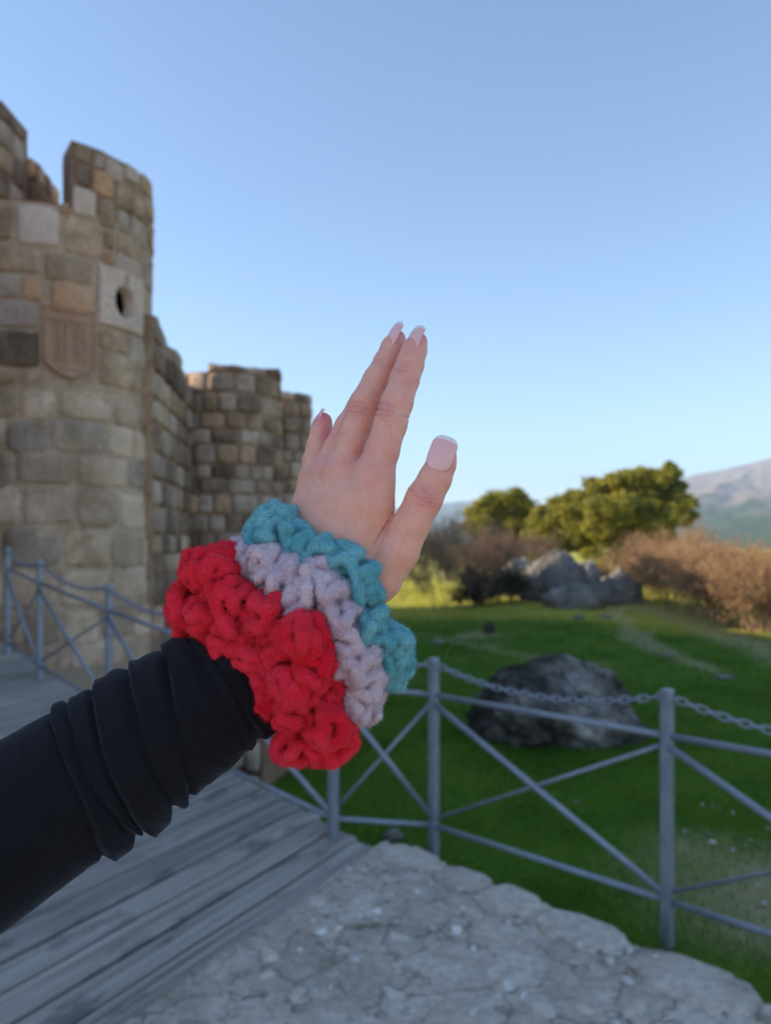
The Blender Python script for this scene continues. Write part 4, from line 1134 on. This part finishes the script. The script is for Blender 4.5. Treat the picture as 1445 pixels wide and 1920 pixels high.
# tendons and knuckle bumps
for p_, dp, wv in (([(698, 900), (672, 1010)], .4, 10), ([(644, 895), (628, 1010)], .3, 9), ([(612, 900), (606, 1000)], .25, 9)):
    d = seg_dist(PXY[:, 0], PXY[:, 1], p_); V = V+Nn*(dp*MM*np.exp(-(d/wv)**2)*front)[:, None]
for (px, py, rr, dp) in ((697, 885, 22, 1.0), (645, 872, 18, .8), (610, 880, 16, .7), (722, 768, 16, .5), (672, 766, 15, .5), (797, 932, 18, .6)):
    d = np.hypot(PXY[:, 0]-px, PXY[:, 1]-py); V = V+Nn*(dp*MM*np.exp(-(d/rr)**2)*front)[:, None]
person = empty('person', tuple(at(560, 1180, .407)), 'left arm in a black sleeve with an open hand and pale manicured nails', 'person')
hm = mesh_np('hand_and_forearm', V, Q, True)
flush = np.zeros(len(V))
for (px, py, rr, am) in ((790, 625, 26, .9), (755, 625, 22, .9), (607, 785, 20, 1), (838, 870, 26, .5), (722, 770, 20, .6), (672, 766, 18, .6), (797, 932, 26, .7), (697, 890, 26, .35), (645, 875, 22, .35), (608, 870, 22, .45),
                         (755, 690, 22, .5), (735, 850, 30, .35), (690, 845, 24, .35), (612, 812, 16, .8), (772, 720, 22, .45)):
    flush = np.maximum(flush, am*np.exp(-(np.hypot(PXY[:, 0]-px, PXY[:, 1]-py)/rr)**2))
attr(hm, 'flush', flush); attr(hm, 'wrinkle', CREASE)
sk = M('skin', .48, .45); c = sk.coord('Object')
n1 = sk.noise(c, 90, 5, .65); n2 = sk.noise(c, 700, 4, .7); n3 = sk.noise(c, 1700, 3, .6)
base = sk.ramp(n1, [(.35, (.81, .385, .27)), (.65, (.88, .455, .335))])
fl = sk.math('MULTIPLY', sk.attr('flush'), .95)
col = sk.mix(fl, base, (.86, .27, .26))
col = sk.mix(sk.math('MULTIPLY', sk.attr('wrinkle'), .38), col, (.50, .20, .15))  # reddish crease pigment, darkened so shallow folds show as if shaded
col = sk.mix(.32, col, sk.ramp(n2, [(.35, (.8, .74, .72)), (.65, (1.15, 1.15, 1.15))]), 'MULTIPLY')
sk.color(col); sk.b.inputs['Subsurface Weight'].default_value = .25; sk.b.inputs['Subsurface Radius'].default_value = (1, .35, .2); sk.b.inputs['Subsurface Scale'].default_value = .004
vo = sk.n('ShaderNodeTexVoronoi'); vo.inputs['Scale'].default_value = 900; sk.l(c, vo.inputs['Vector'])
b = sk.bump(vo.outputs[0], .35, .0003); b = sk.bump(n2, .35, .0004, b); sk.bump(n3, .3, .0003, b)
SKIN = sk.m
world_child(link('hand', hm, SKIN), person)
# nails
nm = M('nail', .22, .5); nm.color(nm.mix(nm.attr('tip'), (.88, .50, .47), (.90, .86, .80))); nm.b.inputs['Coat Weight'].default_value = .5; nm.b.inputs['Coat Roughness'].default_value = .12
NAIL = nm.m
def nail(base_px, tip_px, d0, d1, wpx, nrm, sag=.30, lift=0.):
    a = at(base_px[0], base_px[1], d0); b = at(tip_px[0], tip_px[1], d1); t = (b-a); L = t.length; t.normalize()
    n_ = Vector(nrm); n_ = (n_-t*n_.dot(t)).normalized(); s_ = t.cross(n_).normalized()
    W_ = wpx*d0/F_PX/2; V = []; tip = []; nu, nv = 14, 22; th = .0007
    for layer in (0, 1):
        for j in range(nv+1):
            v = j/nv
            for i in range(nu+1):
                u = -1+2*i/nu
                ws = W_*(.90+.10*min(1, v*3))*(1-.10*max(0, v-.75)/.25)
                # round the cuticle end and the free edge
                vv_ = v*L
                if v < .2: vv_ = L*(.2-(.2-v)*(1-.75*abs(u)**2.4*1.0))
                if v > .78: vv_ = L*(.78+(v-.78)*(1-.50*abs(u)**2.8))
                ph = u*1.0; lon = .06*L*math.sin(v*math.pi)
                V.append(a+t*vv_+s_*(ws*math.sin(ph)/math.sin(1.0))+n_*(ws*(math.cos(ph)-1)*sag/.3*.62+lon+lift-layer*th)); tip.append(float(sstep(.895, .915, v+.03*u*u)))
    w_ = nu+1; off = w_*(nv+1); Fs = []
    for j in range(nv):
        for i in range(nu):
            q_ = j*w_+i; Fs += [(q_, q_+1, q_+w_+1, q_+w_), (q_+off, q_+w_+off, q_+w_+1+off, q_+1+off)]
    for i in range(nu): q_ = nv*w_+i; Fs += [(q_, q_+1, q_+1+off, q_+off)]; q_ = i; Fs += [(q_, q_+off, q_+1+off, q_+1)]
    for j in range(nv): q_ = j*w_; Fs += [(q_, q_+w_, q_+w_+off, q_+off)]; q_ = j*w_+nu; Fs += [(q_, q_+off, q_+w_+off, q_+w_)]
    me = mesh('fingernail', V, Fs, True); attr(me, 'tip', tip); me.materials.append(NAIL)
    return world_child(link('fingernail', me), person)
nail((816, 881), (839, 818), .3921, .3945, 50, (-.18, -1, .05))
nail((767, 657), (786, 610), .4270, .4315, 32, (-.66, -.76, .10), .24)
nail((727, 649), (747, 603), .4412, .4455, 30, (-.74, -.68, .10), .24)
nail((591, 800), (603, 766), .4500, .4530, 24, (-.95, -.3, .1))

# sleeve
sm_ = M('black_jersey', .88, .25); c = sm_.coord('Object')
n1 = sm_.noise(c, 25, 5); n2 = sm_.noise(c, 900, 3, .6)
sm_.color(sm_.ramp(n1, [(.3, (.0045, .0046, .0066)), (.7, (.007, .0068, .0098))])); sm_.b.inputs['Sheen Weight'].default_value = .14; sm_.b.inputs['Sheen Roughness'].default_value = .45
sm_.b.inputs['Sheen Tint'].default_value = (.55, .6, .8, 1)
sm_.bump(n2, .35, .0004)
SLEEVE = sm_.m
axp = [(-900, 2140, .20, 205), (-420, 1838, .285, 180), (-150, 1667, .345, 158), (83, 1508, .372, 146), (165, 1456, .380, 138), (292, 1375, .390, 129), (372, 1325, .397, 121), (437, 1279, .402, 112), (490, 1243, .405, 101), (530, 1213, .407, 84)]
s_axis = [0]
e_ = (.82, -.57)
sarr = np.array([p[0]*.82+(1567-p[1])*.57 for p in axp])
def ax_at(s):
    return tuple(np.interp(s, sarr, [p[k] for p in axp]) for k in range(4))
folds = [  # s at the top outline, front, bottom; amplitude top, front, bottom (px)
    (211, 184, 150, 11, 8, 20), (243, 214, 225, 7, 4, 20), (297, 262, 231, 13, 9, 25), (366, 336, 308, 10, 7, 17), (450, 402, 345, 16, 8, 9),
    (505, 498, 470, 6, 7, 6), (528, 520, 502, 5, 6, 12), (580, 585, 590, 0, 0, 0)]
ss = np.concatenate([np.linspace(sarr[0], 60, 60), np.linspace(62, 560, 360)]); nth = 200
th = np.linspace(0, 2*np.pi, nth, endpoint=False)      # 0 top outline, pi/2 camera side, pi bottom outline
def ang_mix(a, b, c_):
    w0 = np.clip(np.cos(th), 0, 1); w2 = np.clip(-np.cos(th), 0, 1); w1 = 1-w0-w2
    return a*w0+b*w1+c_*w2
SG = [ang_mix(f[0], f[1], f[2])+7*fbm2(np.cos(th)*1.4, np.sin(th)*1.4+f[0]*.37, 1.0, 61, 3)*(f[0] < 560) for f in folds]; AG = [ang_mix(f[3], f[4], f[5]) for f in folds]
rows = []
for s in ss:
    x, y, d, r = ax_at(s)
    c_ = np.array(at(x, y, d)); k = d/F_PX
    x2, y2, d2, _ = ax_at(s+8); x1, y1, d1, _ = ax_at(s-8)
    T_ = np.array(at(x2, y2, d2))-np.array(at(x1, y1, d1)); T_ /= np.linalg.norm(T_)
    view = np.array([0., -1, 0]); up = np.cross(view, T_); up /= np.linalg.norm(up)
    if up[2] < 0: up = -up
    out = np.cross(T_, up); out = out if out[1] < 0 else -out
    disp = np.zeros(nth)
    for f in range(len(folds)-1):
        xx = s-SG[f]; nxt = SG[f+1]-SG[f]
        end = 1-sstep(.66, .99, xx/np.maximum(nxt, 10))*.92
        disp += AG[f]*sstep(-2, 7+9*np.clip(-np.cos(th), 0, 1), xx)*end*(xx < nxt*1.02)*(1+.12*np.exp(-((xx-9)/7)**2))
        disp -= AG[f]*.22*np.exp(-((xx+4)/5)**2)
    wob = 2.0*mn_row(s, th) if False else 3.4*fbm2(np.cos(th)*1.3+s*.009, np.sin(th)*1.3+s*.016, 1.6, 50, 4)*(1 if s > 100 else .6)
    diag = 1.6*np.sin(s*.055+th*2.2+1.2)*sstep(380, 460, s)*np.clip(np.sin(th), 0, 1)
    sk_ = s+48*np.cos(th); wr = fbm2(np.sin(th)*.9+sk_*.004, sk_*.034, 1.0, 71, 3); disp = disp+4.5*np.maximum(wr, -.1)*float(sstep(150, 260, s))
    rr = (r+disp+wob+diag)*k
    if s > 545: rr = rr*(1-.1*(s-545)/15)
    P_ = c_[None]+np.cos(th)[:, None]*up[None]*rr[:, None]+np.sin(th)[:, None]*out[None]*(rr*.86)[:, None]
    rows.append(P_)
V = np.concatenate(rows); ns = len(ss); I, Jx = np.meshgrid(np.arange(nth), np.arange(ns-1)); a = (Jx*nth+I).ravel(); b = (Jx*nth+(I+1) % nth).ravel()
Q = np.stack([a, b, b+nth, a+nth], 1)
o = link('sleeve', mesh_np('sleeve', V, Q, True), SLEEVE); world_child(o, person)

# ------------------------------------------------------------------ crocheted scrunchies
def yarn_mat(name, lo, hi, sheen):
    m = M(name, .9, .12); c = m.coord('Object'); a = m.noise(c, 38, 4, .6); b2 = m.noise(c, 900, 4, .75); b3 = m.noise(c, 260, 3, .6)
    col = m.ramp(a, [(.35, lo), (.65, hi)]); col = m.mix(.6, col, m.ramp(b2, [(.3, (.62, .62, .62)), (.7, (1.3, 1.3, 1.3))]), 'MULTIPLY')
    m.color(col); m.b.inputs['Sheen Weight'].default_value = .9; m.b.inputs['Sheen Roughness'].default_value = .35; m.b.inputs['Sheen Tint'].default_value = (*sheen, 1)
    b = m.bump(b3, .5, .0012); m.bump(b2, .8, .0008, b); return m.m
Y_RED = yarn_mat('chenille_red', (.84, .012, .034), (.97, .045, .085), (1, .25, .3))
Y_LIL = yarn_mat('chenille_lilac', (.62, .49, .58), (.78, .64, .68), (1, .95, 1))
Y_TEAL = yarn_mat('chenille_teal', (.11, .42, .48), (.27, .60, .64), (.6, .95, 1))
AXIS = np.array(at(640, 1110, .408))-np.array(at(437, 1279, .402)); AXIS /= np.linalg.norm(AXIS)
def scrunchie(lobes, ring_c, ring_r, mat, label, seed, yr=.0034, spacing=.0065, tone=None):
    r_ = np.random.default_rng(seed)
    P_ = [np.array(at(px, py, d)) for px, py, rx, ry, d, dz in lobes]
    lo = np.min([p-.045 for p in P_]+[np.array(ring_c)-ring_r-.03], 0); hi = np.max([p+.045 for p in P_]+[np.array(ring_c)+ring_r+.03], 0)
    f = Field(lo, hi, .0022)
    for (px, py, rx, ry, d, dz), p in zip(lobes, P_):
        k = d/F_PX; f.ell(p, (rx*k-.0016, dz-.0015, ry*k-.0016), .0012)
    # the band goes all the way round the wrist
    u_ = np.cross(AXIS, [0, 1., 0]); u_ /= np.linalg.norm(u_); v_ = np.cross(AXIS, u_)
    pr = None; n = 40
    for i in range(n+1):
        t = 2*math.pi*i/n; p = np.array(ring_c)+u_*math.cos(t)*ring_r+v_*math.sin(t)*ring_r*.62+AXIS*.004*math.sin(5*t)
        if pr is not None: f.cone(pr, p, .0085, .0085, .002)
        pr = p
        back = v_*math.sin(t)
        if back[1] > 0.2*ring_r/abs(ring_r)*.0+.15:      # ruffles on the far side
            q_ = np.array(ring_c)+u_*math.cos(t)*ring_r*1.32+v_*math.sin(t)*ring_r*1.1
            f.ell(q_, (.013, .012, .013), .003)
    V, Q = nets(f.F, lo, .0022); V = relax(V, Q, 2); N_ = normals(V, Q)
    if ((V-V.mean(0))*N_).sum() < 0: N_ = -N_
    order = r_.permutation(len(V)); sel = []; cell = {}
    for i in order:
        key = tuple((V[i]/spacing).astype(int)); bad = False
        for dx in (-1, 0, 1):
            for dy in (-1, 0, 1):
                for dz in (-1, 0, 1):
                    for j in cell.get((key[0]+dx, key[1]+dy, key[2]+dz), ()):
                        if ((V[i]-V[j])**2).sum() < spacing**2: bad = True; break
                    if bad: break
                if bad: break
            if bad: break
        if not bad: sel.append(i); cell.setdefault(key, []).append(i)
    h = .00085; F2 = Field(lo-.006, hi+.006, h)
    # core
    for (px, py, rx, ry, d, dz), p in zip(lobes, P_):
        k = d/F_PX; F2.ell(p, (max(rx*k-.0062, .003), max(dz-.006, .003), max(ry*k-.0062, .003)), .001)
    pr = None
    for i in range(n+1):
        t = 2*math.pi*i/n; p = np.array(ring_c)+u_*math.cos(t)*ring_r+v_*math.sin(t)*ring_r*.62+AXIS*.004*math.sin(5*t)
        if pr is not None: F2.cone(pr, p, .007, .007)
        pr = p
    for n_i, i in enumerate(sel):
        p = V[i]; nn = N_[i]
        tn = np.cross(nn, AXIS); ln = np.linalg.norm(tn)
        tn = tn/ln if ln > .15 else np.cross(nn, [0, 0, 1.]); tn /= np.linalg.norm(tn)+1e-9
        bn = np.cross(nn, tn)
        sg = 1 if math.sin((p@AXIS)*2*math.pi/.021+seed) > 0 else -1
        a_ = sg*(.72+r_.normal()*.38)
        dr = tn*math.cos(a_)+bn*math.sin(a_); sd_ = np.cross(nn, dr)
        L = .0056*(.7+.7*r_.random()); q0 = p-dr*L-nn*.0012; q2 = p+dr*L-nn*.0012; q1 = p+nn*(.0002+.0020*r_.random())+sd_*r_.normal()*.0022
        rr = yr*(.85+.35*r_.random())
        F2.cone(q0, q1, rr*.82, rr, .0003, .004); F2.cone(q1, q2, rr, rr*.82, .0003, .004)
    V, Q = nets(F2.F, F2.lo, h); V = relax(V, Q, 1); N_ = normals(V, Q)
    if ((V-V.mean(0))*N_).sum() < 0: Q = Q[:, ::-1].copy(); N_ = -N_
    V = V+N_*(r_.normal(size=len(V))*.00013)[:, None]
    me = mesh_np('scrunchie', V, Q, True); 
    root = empty('scrunchie', tuple(ring_c), label, 'scrunchie', 'crocheted scrunchies on the wrist')
    world_child(link('yarn', me, mat), root)
    # chenille pile: short fibres standing off the yarn
    m_ = np.nonzero(N_[:, 1] < .45)[0]; k = min(len(m_), 110000); ids = r_.choice(m_, k, replace=False)
    P0 = V[ids]; D = N_[ids]+r_.normal(size=(k, 3))*.55; D /= np.linalg.norm(D, axis=1, keepdims=True)
    S_ = np.cross(D, r_.normal(size=(k, 3))); S_ /= np.linalg.norm(S_, axis=1, keepdims=True); Lh = (.0009+.0014*r_.random(k))[:, None]; wd = .00014
    Vh = np.stack([P0-S_*wd-D*.0002, P0+S_*wd-D*.0002, P0+D*Lh], 1).reshape(-1, 3)
    o = link('pile', mesh_np('pile', Vh, np.arange(len(Vh)).reshape(-1, 3), False), mat); world_child(o, root); o['kind'] = 'stuff'
rc = lambda px, py, d: tuple(at(px, py, d))
scrunchie([(398, 1070, 52, 44, .389, .016), (425, 1040, 22, 20, .394, .011), (350, 1135, 25, 48, .396, .013), (345, 1180, 15, 18, .397, .009), (432, 1122, 44, 40, .383, .015), (385, 1150, 34, 36, .387, .013), (445, 1168, 46, 22, .382, .012),
           (500, 1152, 30, 44, .377, .012), (568, 1190, 46, 38, .367, .016), (528, 1215, 28, 34, .374, .011), (588, 1245, 34, 48, .368, .014), (552, 1285, 44, 40, .370, .014), (548, 1335, 32, 28, .373, .012),
           (622, 1300, 20, 50, .384, .011), (612, 1358, 42, 40, .378, .016), (556, 1396, 46, 34, .390, .013), (642, 1380, 24, 34, .389, .012), (605, 1408, 38, 22, .392, .011)],
          rc(492, 1240, .405), .033, Y_RED, 'red crocheted velvet scrunchie, nearest the sleeve', 3)
scrunchie([(462, 1050, 28, 25, 0.395, .011), (500, 1055, 37, 30, 0.389, .012), (515, 1092, 41, 32, 0.383, .012), (545, 1070, 30, 34, 0.386, .011), (550, 1120, 34, 28, 0.381, .010), (590, 1080, 44, 30, 0.382, .012), (600, 1118, 51, 39, 0.376, .013),
           (618, 1080, 21, 28, 0.383, .010), (580, 1150, 41, 30, 0.377, .010), (640, 1158, 34, 39, 0.376, .012), (650, 1200, 37, 39, 0.377, .012), (672, 1240, 39, 37, 0.379, .012), (640, 1240, 25, 37, 0.380, .010),
           (685, 1275, 30, 37, 0.385, .011), (672, 1310, 32, 39, 0.388, .011), (680, 1330, 25, 28, 0.391, .010)],
          rc(565, 1180, .406), .034, Y_LIL, 'pale lilac crocheted scrunchie between the red and the teal one', 5)
scrunchie([(478, 1012, 20, 18, .402, .010), (510, 1003, 28, 20, .399, .011), (548, 1000, 26, 20, .396, .011), (572, 1022, 26, 18, .391, .010), (603, 1032, 28, 20, .389, .010), (640, 1045, 32, 24, .386, .011), (665, 1078, 34, 30, .384, .011),
           (690, 1105, 26, 28, .386, .010), (668, 1120, 34, 28, .382, .010), (690, 1145, 26, 26, .384, .010), (692, 1180, 26, 34, .382, .011), (705, 1210, 26, 22, .386, .011), (735, 1200, 28, 24, .394, .011), (752, 1196, 18, 18, .396, .009),
           (736, 1228, 26, 20, .396, .010), (722, 1245, 16, 12, .396, .009)],
          rc(618, 1122, .406), .034, Y_TEAL, 'teal blue crocheted scrunchie, nearest the hand', 9)

# ------------------------------------------------------------------ air
import bmesh
hz = bmesh.new(); bmesh.ops.create_cube(hz, size=1); me = bpy.data.meshes.new('haze'); hz.to_mesh(me); hz.free()
o = bpy.data.objects.new('haze', me); COL.objects.link(o); o.location = (0, 1500, 210); o.scale = (11000, 9500, 660)
hm_ = bpy.data.materials.new('haze'); hm_.use_nodes = True; t = hm_.node_tree
for n in list(t.nodes):
    if n.type == 'BSDF_PRINCIPLED': t.nodes.remove(n)
pv = t.nodes.new('ShaderNodeVolumePrincipled'); pv.inputs['Color'].default_value = (.52, .70, 1, 1); pv.inputs['Density'].default_value = .00020
t.links.new(pv.outputs[0], t.nodes['Material Output'].inputs['Volume']); me.materials.append(hm_); o['kind'] = 'stuff'
HAZE = o
